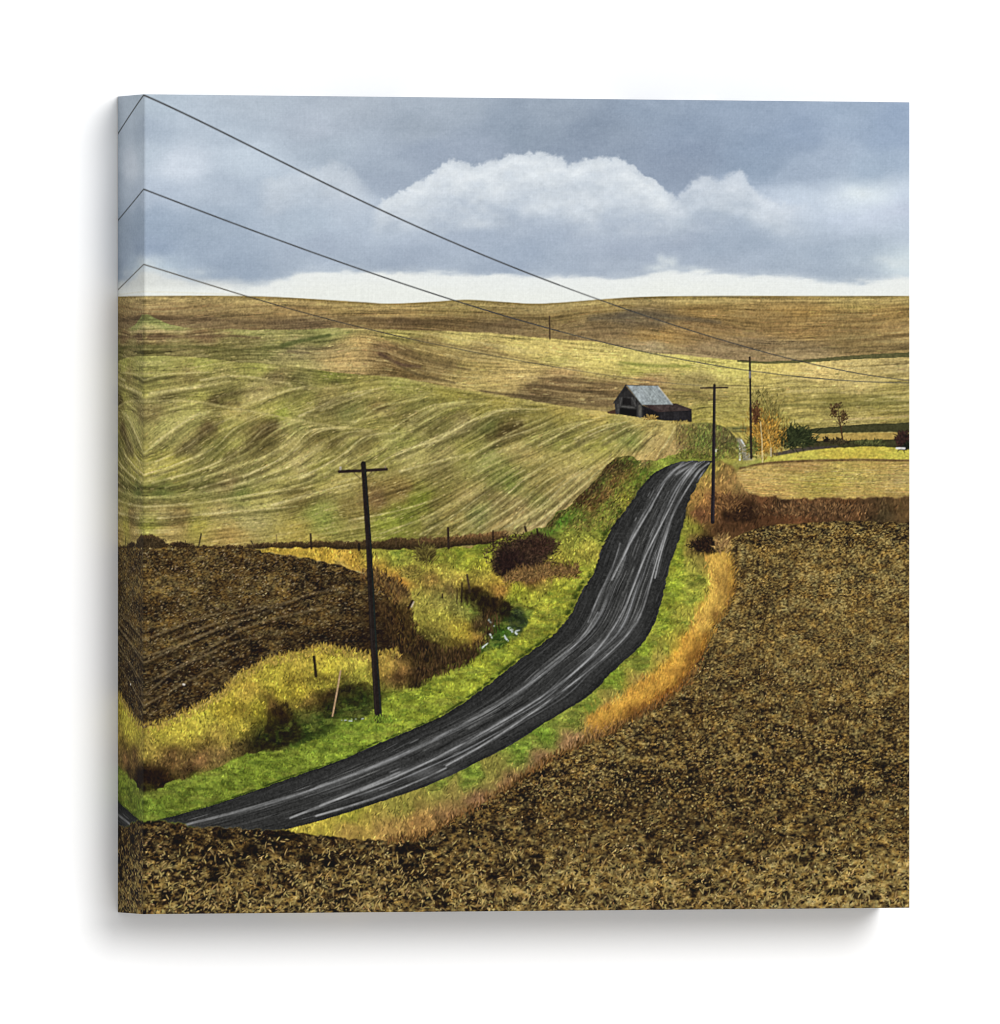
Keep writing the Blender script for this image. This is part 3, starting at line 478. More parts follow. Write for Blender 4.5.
ROAD_A = [[(185,825),(220,816),(265,805),(305,792.5),(335,781),(380,766),(419,748),(455,727),(488,712),(530,686),(560,661),(581,640),(590,628),(598,612)],
 [(588,622),(596,600),(608,576),(618,558),(620,543)],[(612,580),(624,556),(632,538),(640,526),(654,504),(663,483),(670,472.6),(684,462)]]
ROAD_B = [[(320,806),(365,790),(419,769),(455,748),(500,724),(545,697),(575,674),(596,654),(612,632),(624,612),(632,592),(640,568),(646,554),(654,538),(664,520),(674,500),(681,483),(690,471),(697,463)],
 [(446,766),(479,749.5),(520,722),(560,694),(596,666),(616,648),(634,630),(644,612),(646,596),(651,582),(655,566),(660,548),(668,525),(676,505),(688,488),(696,474),(703,466),(709,463)],[(316,816),(357,805),(388,793.5),(424,780),(446,768)],[(655,578),(660,556),(665,538),(673,515)],[(676,475),(685,468),(697,463)],[(290,818),(340,800),(400,772)]]
def road_x():                                            # smoothed road edges, x as a function of y
    ys = np.arange(430, 860, .5); o = []
    for c in (LFT, RGT):
        v = fy(c, ys).astype(F); k = np.exp(-.5*(np.arange(-40, 41)/14.)**2); k /= k.sum()
        o.append(np.interp(YY, ys, np.convolve(np.pad(v, 40, mode='reflect', reflect_type='odd'), k, 'valid')).astype(F))
    return o
def smooth_line(r):
    q = dense(r, 10); n = len(q); g = np.exp(-.5*(np.arange(-24, 25)/9.)**2); g /= g.sum()
    p = np.pad(q, ((24, 24), (0, 0)), mode='reflect', reflect_type='odd')
    return np.stack([np.convolve(p[:, i], g, 'valid') for i in range(2)], 1)
def paint_road():
    lx, rx = road_x()
    wn = (nz(7, 5, 3, 61)-.5)*3.4*np.clip((YY-440)/200, .3, 1)+(nz(2.6, 2, 2, 63)-.5)*3
    m = sstep(-.8, .8, XX-lx+wn)*sstep(-.8, .8, rx-XX+(nz(5, 4, 3, 64)-.5)*3.2)*(YY > 461+(nz(5, 5, 2, 62)-.5)*1.5)
    m = m*(1-np.where(XX < 389, sstep(-1, 1, YY-fx(FORE, XX)+(nz(5, 5, 3, 51)-.5)*6), 0))
    t = np.clip((XX-lx)/np.maximum(rx-lx, 1), 0, 1)
    lanes = fbm(t*34, YY/90, 3, 66)-.5; rut = np.exp(-((t-.36)/.13)**2)+np.exp(-((t-.66)/.16)**2)
    base = 48+lanes*(14+22*np.clip(rut, 0, 1))+8*rut-10*np.exp(-(t/.05)**2)-7*np.exp(-((1-t)/.07)**2)
    fine = sstep(.54, .74, fbm(t*58, YY/150, 3, 167))*np.clip(rut*1.1, 0, 1)*sstep(.3, .6, nz(26, 26, 3, 168))
    fine = fine*sstep(812, 775, YY)
    base = base+fine*48+(fbm(XX/1.4, YY/1.4, 2, 68)-.5)*26
    over(m, base[..., None]*np.array([1.0, 1.0, .975], F), 4)
    global ROADM; ROADM = m
    # direction of travel
    ys = np.arange(440, 845.); cxl = (fy(LFT, ys)+fy(RGT, ys))/2; dxl = np.gradient(cxl)
    A = np.degrees(np.arctan2(-1, -np.interp(YY, ys, blur(dxl[:, None].astype(F), 4)[:, 0]))).astype(F)
    x, y = scatter(5000, m, 138, 716, 459, 838); o = rng.permutation(len(x)); x, y = x[o], y[o]
    tt = at(t, x, y); big = np.clip((y-455)/180, .3, 1)
    rut = np.exp(-((tt-.34)/.12)**2)+np.exp(-((tt-.66)/.14)**2)
    g = rng.uniform(30, 66, len(x))+(rng.random(len(x)) < .3*rut)*rng.uniform(15, 70, len(x))
    strokes(x, y, rng.uniform(10, 44, len(x))*big, A, rng.uniform(.5, .9, len(x))*big, np.stack([g, g, g*.985], 1), rng.uniform(.08, .3, len(x)), m, batches=8)
    for grp, a in ((ROAD_A, .72), (ROAD_B, .80)):
        for k, r in enumerate(grp):
            q = smooth_line(r)
            for j in range(6):
                off = np.array([rng.normal(0, 1.5), rng.normal(0, .9)])*(0 if j == 0 else 1.3)
                w = (1.5 if j == 0 else .8)
                sc_ = np.clip((q[:, 1:2]-430)/200, .5, 1.15)
                mm = blur(dline(q+off*sc_, w, w*.6), .6)
                over(mm*m*a*(1 if j == 0 else .55)*np.clip(2.0*nz(16, 16, 4, 260+k*5+j+len(grp))-.35-.15*(j > 0), 0, 1), (184,184,183))
    for tc, tw, a in ((.345, .020, .52), (.39, .016, .2), (.60, .026, .26), (.66, .020, .58), (.735, .014, .44), (.80, .014, .2)):
        tw_ = tw*(1+.5*(nz(30, 30, 2, 181)-.5)); w_ = (t-tc-.028*(nz(60, 60, 2, int(tc*100))-.5))/tw_
        over(np.exp(-w_**2)*m*a*np.clip(1.7*nz(24, 30, 3, int(tc*200))-.05, .35, 1)*np.clip(2.6*fbm(t*60, YY/70, 3, 184)-.65, .1, 1.3)*sstep(823, 770, YY), (176,177,178))
    lan2 = fbm(t*24, YY/60, 3, 69)
    # wet sheen near the crest of the road, and smears in the bend
    for (x, y, rx_, ry_, a) in ((686,470,9,6,.5),(700,474,5,6,.4),(672,478,4,8,.3),(626,630,12,10,.26),(600,652,16,9,.24),(660,530,5,22,.2),(420,772,34,7,.2),(350,790,40,6,.16)):
        th = 0.
        over(np.exp(-((XX-x)/rx_)**2-((YY-y)/ry_)**2)*a*m*(.15+1.5*sstep(.38, .68, lan2)), (174,174,174))
    x, y = scatter(7000, m, 138, 716, 459, 838)
    g = rng.choice([30, 38, 78, 92], len(x)).astype(float)
    strokes(x, y, 1.0, A, .5, np.stack([g, g, g], 1), .22, m, n=2, batches=2)

def paint_grass():
    global VB
    lx = fy(LFT, YY)
    notroad = 1-ROADM; lf = LEFTV*notroad*(1-LF)*(1-RF); rt = RIGHTV*notroad*(1-RF)
    green = lambda C: (C[..., 1] >= C[..., 0]*.98).astype(F)
    gL, gR = green(VB), green(RB)
    # lumpy turf
    for m, g, C, box in ((lf, gL, VB, (138, 700, 458, 838)), (rt, gR, RB, (270, 740, 455, 845))):
        lump = nz(7, 4.2, 4, 71, .6)
        f = np.clip(.52+lump*.88-.55*np.clip(.40-nz(4.5, 3, 3, 72), 0, 1), .4, 1.2)[..., None]
        mot = np.clip(.70+.62*(nz(15, 6, 3, 171)), .78, 1.16)[..., None]
        mm = m*g
        over(mm*.88, C*f*mot)
        x, y = scatter(26000, mm, *box); L = rng.uniform(1.5, 4.2, len(x))
        c = shade(at(IMG, x, y).astype(float), .70, 1.26, .03)
        strokes(x, y, L, -90+rng.normal(0, 40, len(x)), rng.uniform(.5, .9, len(x)), c, .45, m, batches=6)
    # tufts: shaded and sunlit clumps in the mown verge
    for m, g in ((lf, gL), (rt, gR)):
        over(m*g*sstep(.50, .66, nz(9, 3.4, 4, 191, .6))*.36, (70,94,26)); over(m*g*sstep(.54, .70, nz(8, 3.6, 4, 233, .6))*.34, (162,178,54))
        over(m*g*sstep(.56, .70, nz(20, 6, 3, 197))*.28, (128,122,48))
        x, y = scatter(16000, m*g, 138, 740, 455, 845); L = rng.uniform(1.2, 3.4, len(x))
        strokes(x, y, L, -90+rng.normal(0, 36, len(x)), rng.uniform(.5, .8, len(x)), shade(at(IMG, x, y).astype(float), .68, 1.32, .03), .5, m, batches=5)
    # dark lower lip of the left verge against the gravel
    d = XX-lx
    lip = np.exp(-((d+3.0)/3.2)**2)*(YY > 480)*notroad*lf
    over(lip*.85*sstep(.3, .58, nz(6, 4, 3, 73)), (42,56,16))
    # tall dry grass: overlapping blades, back to front
    tall = np.clip(lf*(1-gL), 0, 1); VB = VB*(1-tall[..., None]*(1-np.array([.97, 1.03, 1.0], F)))
    lum = nz(9, 7, 4, 75, .6)
    over(tall*.8, VB*np.clip(.42+1.12*lum, .5, 1.3)[..., None])
    src = VB*np.clip(.40+1.2*nz(5, 5, 3, 76), .45, 1.4)[..., None]
    blades(tall, 38000, (1.4, 4.4), (.5, .85), .60, 1.32, .46, (138, 700, 458, 800), 24, src=src)
    tallr = np.clip(rt*(1-gR), 0, 1)
    over(tallr*.8, RB*np.clip(.64+.7*nz(8, 8, 4, 85, .6), .6, 1.25)[..., None])
    src = RB*np.clip(.46+1.08*nz(5, 6, 3, 86), .5, 1.4)[..., None]
    blades(tallr, 26000, (3, 8), (.5, .85), .62, 1.34, .48, (270, 914, 460, 850), 20, base=-82, src=src)
    # seed heads that stand over the soil behind them
    n = 900; x = rng.uniform(140, 400, n); e = np.interp(x, [144,165,188,210,226,240,255,268,300,322,345,370,400], [727,722,711,700,689,673,667,659,652,646,650,655,650])
    y = e+rng.uniform(-1, 9, n); c = shade(np.array([[176,146,56]]*n, float), .65, 1.2)
    strokes(x, y, rng.uniform(2, 7, n), -90+rng.normal(0, 26, n), rng.uniform(.5, .8, n), c, .42, None, batches=3)
    n = 1400; x = rng.uniform(392, 730, n); s = rng.random(n)
    P = dense(RFIELD[:17], 12); k = rng.integers(0, len(P), n); x = P[k, 0]+rng.normal(0, 2, n); y = P[k, 1]+rng.uniform(-2, 5, n)
    c = shade(np.array([[120,84,42]]*n, float), .4, 1.3)
    strokes(x, y, rng.uniform(3, 8, n), -85+rng.normal(0, 20, n), .7, c, .5, None, batches=3)
    P = dense([(716,556),(726,570),(727,590),(716,612),(704,634),(694,654),(676,676),(650,694),(622,712),(596,726)], 20)
    n = 7000; k = rng.integers(0, len(P), n); x = P[k, 0]+rng.normal(-4, 4.6, n); y = P[k, 1]+rng.normal(1, 5, n); o = np.argsort(y); x, y, k = x[o], y[o], k[o]
    f = np.clip((x-P[k, 0]+14)/22, 0, 1)[:, None]*np.clip((y-P[k, 1]+6)/12, .15, 1)[:, None]
    cl = at(nz(9, 9, 3, 33), x, y)[:, None]
    f = np.clip(f+(cl-.5)*1.5, 0, 1)
    c = np.array([236,184,68.])*(1-f*.8)+np.array([104,66,28.])*f*.8
    c = c*np.where((k > len(P)*.45)[:, None], np.array([[.99, .93, .80]]), 1.)
    strokes(x, y, rng.uniform(4, 10, n), -80+rng.normal(0, 18, n), rng.uniform(.5, .9, n), shade(c, .72, 1.2), .46*np.clip(1.3-k/len(P), .3, 1)*np.clip(cl[:, 0]*2.2-.3, .15, 1), None, curl=rng.normal(0, .4, n), batches=10)
    for pts, w, a, c in (([(549,527),(560,514),(578,500),(594,486),(606,472),(618,464)], 5.5, .75, (62,42,26)),([(572,508),(590,502),(604,488),(598,500)], 5, .55, (74,50,28)),([(600,478),(618,466),(634,464)], 4, .6, (52,44,26)),([(548,534),(562,524),(578,512)], 6, .5, (92,140,32)),([(596,512),(612,498),(626,482),(640,470)], 3, .5, (100,134,34)),([(604,484),(618,478),(632,474)], 3.5, .5, (136,98,50))):
        m = blur(dline(dense(pts), w, w*.8), 1.6)*lf*a*np.clip(2*nz(5, 4, 3, 87+int(w)), .2, 1)
        over(m, c); blades(m, 1500, (2, 6), (.5, .9), .6, 1.35, .5, (540, 650, 455, 540), 25)
    for (bx, n, pal) in (((545, 650, 456, 532), 2600, [(70,48,30),(96,124,36),(130,98,50),(48,40,24),(150,130,60)]), ((674, 742, 426, 460), 1500, [(96,124,40),(64,52,32),(120,96,50),(46,38,24),(140,130,60)])):
        x = rng.uniform(bx[0], bx[1], n); y = rng.uniform(bx[2], bx[3], n); o = np.argsort(y); x, y = x[o], y[o]
        c0 = at(IMG, x, y).astype(float); c = c0*.55+np.array(pal, float)[rng.integers(0, 5, n)]*.45
        mk = lf if bx[0] < 600 else np.clip(sstep(0, 2, YY-fx(RIDGE, XX))*(XX > 676)*(YY < 459), 0, 1)
        strokes(x, y, rng.uniform(2, 6, n), (-55 if bx[0] < 600 else -75)+rng.normal(0, 28, n), rng.uniform(.6, 1.1, n), shade(c, .7, 1.3), .5, mk, batches=5)
    # dark hollows under the tall grass
    for pts, a in (([(462,590),(476,586),(488,596),(505,600),(512,612),(500,618),(484,612),(466,602)],.85),([(396,630),(410,632),(430,640),(455,652),(478,650),(468,662),(440,676),(416,688),(406,684),(412,664),(402,648)],.8),([(262,728),(276,706),(286,702),(296,718),(302,738),(280,748),(258,750)],.75),([(330,690),(352,682),(372,684),(372,700),(350,706),(336,712),(318,716)],.6),([(144,768),(158,772),(166,784),(150,790),(138,790)],.8),([(690,540),(712,538),(726,544),(724,553),(700,553)],.85),([(722,508),(736,505),(752,508),(760,516),(740,522),(724,520)],.6)):
        over(blur(rough(pts, 5, 6, 88+len(pts), 2), 1.2)*a*np.clip(1.7*nz(3.5, 5, 3, 89)-.15, .15, 1)*notroad, (34,25,16))
    # reed-brown stems in those hollows
    hol = blur(rough([(376,602),(396,604),(408,628),(440,645),(478,640),(484,612),(496,610),(500,630),(470,664),(430,682),(410,690),(412,660),(392,646)], 3, 7, 93, 3), 2)*notroad
    x, y = scatter(3600, hol, 370, 505, 598, 700)
    strokes(x, y, rng.uniform(4, 10, len(x)), -90+rng.normal(0, 14, len(x)), .7, shade(np.array([[82,60,34]]*len(x), float), .35, 1.25), .4, hol, batches=4)
    E = dense([(366,574),(378,581),(390,588),(400,596),(400,608),(404,624),(410,642)], 20); n = 1500; k = rng.integers(0, len(E), n)
    x = E[k, 0]+rng.normal(2, 4, n); y = E[k, 1]+rng.normal(2, 4, n); o = np.argsort(y); x, y = x[o], y[o]
    pal = np.array([[150,116,54],[112,80,42],[62,44,28],[46,34,22],[134,98,48]]); c = pal[rng.integers(0, 5, n)]*np.where(y > 606, .62, 1.)[:, None]
    strokes(x, y, rng.uniform(3, 9, n), -90+rng.normal(0, 20, n), .7, shade(c.astype(float), .7, 1.2), .5, None, curl=rng.normal(0, .4, n), batches=6)
    # stream in the ditch
    for (x0_, y0_, x1_, y1_, w) in ((489,620,494,626,1.8),(509,628,517,634,3),(504,636,508,641,2.4),(490,634,492,638,1.6),(482,648,488,643,1.8),(342,720,352,721,1.4),(352,719,368,718.6,1.3),(512,632,520,630,1.6)):
        over(dline([(x0_, y0_), (x1_, y1_)], w, w*.6)*sstep(.28, .55, nz(2.2, 2.2, 2, 97))*.9, (196,206,200))
    over(blur(rough([(508,612),(520,610),(525,620),(518,631),(510,626)], 4, 4, 98), 1.5)*.4*np.clip(1.8*nz(3.5, 3.5, 2, 98)-.2, 0, 1), (38,46,40))
    # hummocks with a lit top and a shaded foot
    for (x, y, rx_, ry_) in ((452,631,17,12),(430,612,26,14),(405,604,14,8),(478,580,22,9),(425,560,20,6),(395,668,18,10),(335,668,22,12),(300,668,18,14),(200,730,22,14),(240,700,22,14),(170,742,16,10)):
        q = ((XX-x)/rx_)**2+((YY-y)/ry_)**2
        over(np.exp(-(((XX-x)/rx_)**2+((YY-y+ry_*.45)/(ry_*.6))**2))*.22*lf, (214,184,70))
        over(np.exp(-(((XX-x)/rx_)**2+((YY-y-ry_*.85)/(ry_*.45))**2))*.28*lf, (74,52,22))
    blades(tall*(YY > 590), 6000, (1.8, 5.5), (.5, .75), .7, 1.34, .4, (138, 530, 590, 790), 22)

def bush(cx, cy, rx, ry, n, cols, seed, Lr=(3, 9), rid=None, up_=True, a=.5, spread=70):
    r = np.random.default_rng(seed)
    q = r.random(n)**.62*(1+.25*np.sin(r.random(n)*40)); th = r.uniform(0, 2*np.pi, n)
    x = cx+q*np.cos(th)*rx*(1+r.normal(0, .08, n)); y = cy+q*np.sin(th)*ry*(1+r.normal(0, .08, n))
    o = np.argsort(-q); x, y, q = x[o], y[o], q[o]
    c = np.array(cols, float)[r.integers(0, len(cols), n)]*r.uniform(.65, 1.3, n)[:, None]
    strokes(x, y, r.uniform(*Lr, n), -90+r.normal(0, spread, n)+(x-cx)/rx*25, r.uniform(.5, 1.2, n), c, a, None, curl=r.normal(0, .5, n), batches=6, rid=rid)

def paint_right_strip():
    # tan stubble field, yellow strip, hedges at the right
    tan = blur(rough([(730,474),(744,467),(770,463),(810,461),(860,460),(930,460.5),(930,505),(850,505),(790,503),(757,500),(738,490)], 3, 8, 131, 3), 1)
    over(tan, field(cps('760,475,184,153,76;800,475,167,147,65;850,475,172,152,70;900,480,168,143,76;830,486,160,142,55;760,492,178,142,70;850,494,178,148,71;800,466,160,125,65;880,466,168,140,66;900,495,172,140,66;745,480,176,142,72'), sy=2, eps=30), 1)
    AFT = np.full((NY, NX), 1., F)
    flow_strokes(tan, AFT, 1500, (6, 26), (.6, 1.2), .86, 1.14, .36, 458, 506, (200,175,110), .12, x0=730)
    flow_strokes(tan, AFT, 1800, (1.5, 4), (.5, .8), .78, 1.2, .4, 458, 506, x0=730)
    yel = rough([(742,465.5),(760,458.5),(790,452.5),(820,449.3),(850,447.3),(880,446.4),(930,449),(930,459),(860,458.6),(810,459.5),(770,462),(748,467)], .7, 6, 133, 1.2)
    over(yel, field(cps('748,464,152,150,62;770,458,175,165,60;800,455,186,174,62;850,453,198,186,60;905,454,186,174,58;850,457,180,150,50'), eps=20), 1)
    flow_strokes(yel, AFT, 900, (2, 6), (.5, .9), .84, 1.14, .4, 444, 469, x0=738)
    over(blur(dline(dense([(740,468.5),(752,465.5),(775,462.5),(812,460.8),(860,460),(912,460.6)]), 2.2, 2.0), .7)*(.4+.9*nz(4, 3, 3, 135)), (92,66,36))
    # hedge shadow band, tan strip, hedge
    over(rough([(800,431),(820,428),(860,424.5),(890,423.3),(930,422.5),(930,432.5),(880,432),(840,433),(805,434)], .8, 5, 137, 1.2)*.95, (54,54,30))
    over(rough([(808,434),(850,433.3),(900,433),(900,439.5),(860,440.5),(812,441)], .6, 5, 138, 1.2)*.95, (166,136,62))
    over(rough([(806,441),(850,440.5),(895,439.5),(930,440),(930,449),(880,446.6),(845,447.5),(806,449)], .9, 4, 139, 1.2)*.95, (52,50,28))
    over(poly([(772,453.5),(800,447.5),(838,445.5),(838,447),(805,451),(776,456)], 1.5)*.9, (66,58,52))
    bush(795, 439, 17, 8.5, 900, [(38,46,24),(52,58,30),(30,36,20)], 5)
    bush(838, 442, 10, 2.6, 150, [(46,40,26),(60,50,30)], 6, (1, 3)); bush(826, 440, 2, 2, 40, [(34,26,20)], 6, (1, 3))
    bush(870, 443, 16, 2.6, 240, [(70,74,36),(56,58,30),(90,92,44)], 8, (1, 3))
    bush(904, 441, 8, 8, 420, [(46,30,26),(60,36,30),(34,26,24)], 9, (2, 5)); bush(910, 446, 5, 4, 120, [(28,34,20)], 10, (1, 3))
    over(dline([(896.5,448.2),(904.5,448.4)], 1.8)*.9, (218,218,208))
    # lane behind the second pole
    over(blur(poly([(736,438),(741,438),(747,448),(753,460),(743,461),(741,452)], 2), 1)*.62, (118,118,124))
    over(rough([(726,427),(748,426),(748,431),(730,431)], .6, 4, 141)*.6, (96,96,50))
    over(dline([(733,428.6),(747,428.2)], 1.6)*.7, (70,72,40)); over(dline([(733,432),(746,431.6)], 1.2)*.6, (84,80,44))
    over(dline([(739.8,448.5),(739.8,460)], 1.5)*.95, (222,226,226)); over(dline([(741.2,440),(744.6,445.5)], 1.2)*.85, (206,212,214))
    over(poly([(733,461),(752,460),(757,456),(757,463),(744,467),(733,467)], 1.5)*.5, (150,146,66))
    over(dline([(697,455.5),(700,458)], 1.5)*.8, (205,200,150)); over(dline([(700,456),(708,457.5)], 2.4)*.85, (34,28,18)); over(dline([(716,449.5),(716,453.5)], 1)*.8, (214,214,210)); over(dline([(649,462),(649,466)], 1.2)*.8, (196,188,172))
    over(rough([(719,459),(733,457),(736,462),(722,464)], 1, 4, 143)*.5, (170,164,62))

def paint_details():
    # dark thorn bush and neighbours in the ditch
    bush(706, 546, 14, 6, 420, [(42,28,20),(58,40,28),(30,22,16)], 61, (2, 5), a=.42); bush(722, 545, 7, 8, 160, [(176,140,74),(140,104,58)], 62, (3, 8), spread=22, a=.36)
    bush(742, 514, 14, 7, 300, [(48,32,22),(66,44,28)], 63, (2, 6), a=.34); bush(728, 504, 14, 9, 260, [(140,98,52),(104,70,40),(80,52,32)], 64, (3, 8), spread=24, a=.3)
    bush(816, 511, 50, 8, 900, [(112,78,46),(82,58,36),(56,41,28),(138,100,58)], 65, (2, 6), spread=26, a=.34)
    bs = blur(rough([(492,552),(506,544),(522,537),(540,534),(552,538),(555,548),(544,560),(534,572),(516,579),(500,577),(491,566)], 4, 6, 171, 3), 2)
    over(bs*.82, np.array([48,35,27], F)*(.75+.5*nz(4, 4, 3, 172)[..., None])); RID[bs > .5] = 5
    bush(521, 557, 29, 19, 1500, [(60,43,33),(46,32,24),(80,58,42),(36,27,21)], 21, (2, 6), rid=5, a=.34)
    bush(510, 565, 14, 13, 620, [(48,32,28),(36,25,23)], 22, (2, 6), rid=5, a=.36)
    bush(541, 546, 16, 9, 300, [(66,44,34),(50,34,27)], 23, (2, 6), rid=5, a=.32)
    x = rng.uniform(516, 578, 700); y = 574+rng.normal(0, 3.2, 700)-(x-545)*.08
    strokes(x, y, rng.uniform(3, 9, 700), -90+rng.normal(0, 45, 700), .8, shade(np.array([[134,98,52]]*700, float), .4, 1.25), .26, None, batches=3)
    x = rng.uniform(505, 548, 500); y = 580-(x-505)*.2+rng.normal(0, 2.6, 500)
    strokes(x, y, rng.uniform(3, 8, 500), -90+rng.normal(0, 40, 500), .8, shade(np.array([[142,106,56]]*500, float), .4, 1.25), .26, None, batches=3)
    bush(426, 556, 9, 8, 300, [(88,76,32),(110,100,40),(64,54,26)], 24, (3, 9), spread=30, a=.35)
    bush(150, 544, 15, 4.6, 240, [(50,39,24),(66,52,32)], 25, (1.5, 4), a=.4); bush(181, 546, 8, 2.2, 90, [(52,38,24)], 26, (2, 4))
    over(rough([(412,577),(424,572),(436,575),(430,582),(416,583)], 2, 5, 147, 2)*.0, (0,0,0))
    bush(410, 572, 10, 4, 200, [(120,106,40),(140,120,46)], 27, (2, 5), a=.35)
    # leaning stick and thin reeds
    over(dline([(340.5,671),(337.5,689),(332.5,716)], 1.5, 1.5)*.95, (186,150,106))
    for (x0_, y0_, x1_, y1_, w, c) in ((467,575,470,592,2.2,(64,50,36)),(462,583,461.5,602,1.8,(48,38,26)),(457,588,457,604,1.2,(60,46,28)),(442.5,594,442.5,598,1.6,(60,46,30)),(412.5,601,408.6,608,2.6,(46,32,24)),(413.8,602,411.5,607,1.2,(196,176,150)),(314,657,316,676,3,(40,30,20)),
            (201.2,534,198.6,547,1.5,(52,44,30)),(251,541,254,546,1.3,(52,42,30)),(276.5,535,277,541,1.0,(110,92,52)),(310.6,534,311.4,548.5,2.0,(42,32,24)),(359,544,359,550,2.6,(32,26,20)),(396,538,396,546,1.3,(70,52,32)),(448,528,448.6,548,2.4,(44,32,26)),(493,531,493,545.5,2.0,(46,32,24)),(537,529,538,535,2,(44,30,26)),(525,527,526,531,2.5,(44,32,24))):
        over(dline([(x0_, y0_), (x1_, y1_)], w)*.92, c)
    # golden birch by the lane, thin sapling
    r = np.random.default_rng(31)
    for (px, top, s) in ((759,393,7),(766,402,9),(773,410,7)):
        n = 260; h = r.random(n)
        x = px+r.normal(0, 1, n)*s*(.35+.65*(1-abs(h-.45))); y = top+h*(456-top)
        cols = np.where((h < .3)[:, None], np.array([[124,114,54]]), np.array([[172,128,46]]))
        strokes(x, y, r.uniform(4, 10, n), -90+r.normal(0, 20, n), .7, cols*r.uniform(.5, 1.2, n)[:, None], .24, None, batches=4, rid=6)
    bush(765, 434, 15, 21, 620, [(190,134,40),(156,110,38),(208,154,56),(110,82,34),(136,110,46)], 32, (2, 6), rid=6, spread=30, a=.34)
    bush(756, 414, 3.5, 9, 160, [(84,52,32),(100,64,36)], 33, (2, 5), rid=6, a=.5); bush(770, 408, 10, 12, 180, [(150,138,64),(130,112,52)], 34, (3, 8), spread=25, a=.22)
    bush(752, 448, 5, 9, 160, [(110,96,40),(90,100,40)], 35, (2, 6), a=.4)
    over(dline([(760.5,422),(762,440),(762.5,462)], 1.0, 1.5)*.75, (214,190,130)); over(dline([(771,448),(771,456)], 1.3)*.8, (206,192,160)); over(dline([(768,430),(771,448)], .8)*.5, (206,170,90))
    # bare tree in the far pasture
    over(dline([(842.5,439),(841,428),(839,419)], 1.8, 1.2)*.95, (72,52,32), 7)
    for (ax, ay, bx, by) in ((840,424,834,410),(840,424,845,413),(839,420,838,406),(836,415,832,408),(843,418,846,410),(841,426,836,421),(841,428,845,423)):
        over(dline([(ax, ay), (bx, by)], 1.1, .6)*.8, (80,60,36))
    bush(834, 411, 3.4, 6, 70, [(86,64,36),(70,50,30)], 41, (1, 3), rid=7, a=.45); bush(843, 417, 4, 5.5, 80, [(92,70,38),(74,54,32)], 42, (1, 3), rid=7, a=.45); bush(838, 406, 2.4, 2.4, 26, [(84,64,38)], 43, (1, 3), rid=7, a=.4)
    # ---- barn
    over(poly([(607,412),(616,409),(618,414.5),(608,413.5)])*.9, (70,46,36), 8)
    wall = [(614.5,402.5),(625.6,385.8),(642.3,405),(642.6,417.2),(634,416.6),(615.8,413.6)]
    over(poly(wall), (62,60,58), 8)
    pl = (nz(1.4, 30, 2, 151)-.5)*46
    over(poly(wall)*.8, np.array([47,46,45], F)+pl[..., None])
    over(poly([(625.6,386.5),(634,397),(618.5,397)], 2)*.55, (40,38,38))
    over(poly([(620,408),(636.5,409.5),(636.5,417),(620,414)], 1.2)*.95, (24,22,22)); over(poly([(623,397.5),(631,398.5),(631.5,405.5),(622.5,404.5)], 1.2)*.85, (30,28,28))
    over(dline([(622,406.5),(634,407.6)], 1.3)*.55, (112,110,104)); over(dline([(632,398),(636,406)], 1.2)*.45, (104,102,98)); over(dline([(621.5,398),(620,406)], 1.2)*.4, (98,96,92)); over(dline([(640,406),(640,416.5)], 3)*.7, (98,95,86)); over(dline([(618,405),(618,413)], 2.2)*.5, (84,82,78))
    shed = [(642,405),(658,411.2),(691.6,409.8),(691.8,422.2),(661,420.2),(642.5,417.2)]
    over(poly(shed), (38,36,38), 8)
    over(poly([(658.5,412.5),(691.4,411.5),(691.6,421.8),(661.5,419.8)])*.9, np.array([42,40,42], F)+(pl*.35)[..., None])
    over(poly([(644,407.5),(657,412.5),(660,419),(645,416.5)], 1.4)*.6, (28,24,26))
    lean = [(642,404),(672,403.4),(676,403.4),(692,409.2),(691,410.4),(657.5,412.2)]
    over(poly(lean), np.array([68,56,53], F)+((nz(3, 3, 3, 153)-.5)*40)[..., None]*np.array([1,.85,.8], F), 9)
    over(poly([(642,404.5),(650,404.4),(664,411.6),(657.5,412.2)], 1.4)*.5, (62,44,44))
    roof = [(626.8,385.4),(657.6,386.0),(672.4,404.4),(641.8,404.9)]
    rr = 150+(nz(5, 5, 3, 155)-.5)*34+(fbm((XX-YY*.82)/1.5, YY/30, 2, 157)-.5)*40
    over(poly(roof), rr[..., None]*np.array([.97,1.03,1.03], F), 9)
    over(poly([(627.5,386),(640,386.5),(652,403),(643,404)], 2)*.25, (190,200,206)); over(dline([(657.6,386),(672.4,404.4)], 1.3)*.6, (196,196,190)); over(dline([(626.8,385.4),(641.8,404.9)], 1.1)*.45, (60,60,60)); over(dline([(613.8,403),(626,385)], 1.4)*.85, (44,42,42)); over(dline([(626.5,385),(657.6,385.6)], .9)*.5, (84,84,84))
    bush(651, 418, 7, 1.8, 90, [(176,142,66),(150,120,56)], 44, (1, 3), a=.4); bush(680, 423, 12, 1.5, 90, [(150,128,60)], 45, (1, 3), a=.3)
    # ---- wires
    w3 = [(144,264.8),(190,278),(226,290),(279,305.8),(316,317.5),(360,326.4),(380,331),(432,344),(482,353),(538,365),(600,374),(668,382.3),(702,386)]
    w2 = [(143,188.8),(200,211),(262,234),(320,254.4),(380,276),(419,290),(452,299),(485,310.5),(551,328),(598,341.6),(631,349.4),(682,358.7),(716,365.8),(748,370.6),(800,376.7),(852,381),(912,383)]
    w1 = [(143,94.5),(180,112),(250,146),(320,179.4),(370,205),(419,229.5),(475,252),(527,271.5),(602,299.3),(630,310.5),(680,328),(719,340),(750,348.5),(789,358.4),(815,363.6),(862,374),(912,380.8)]
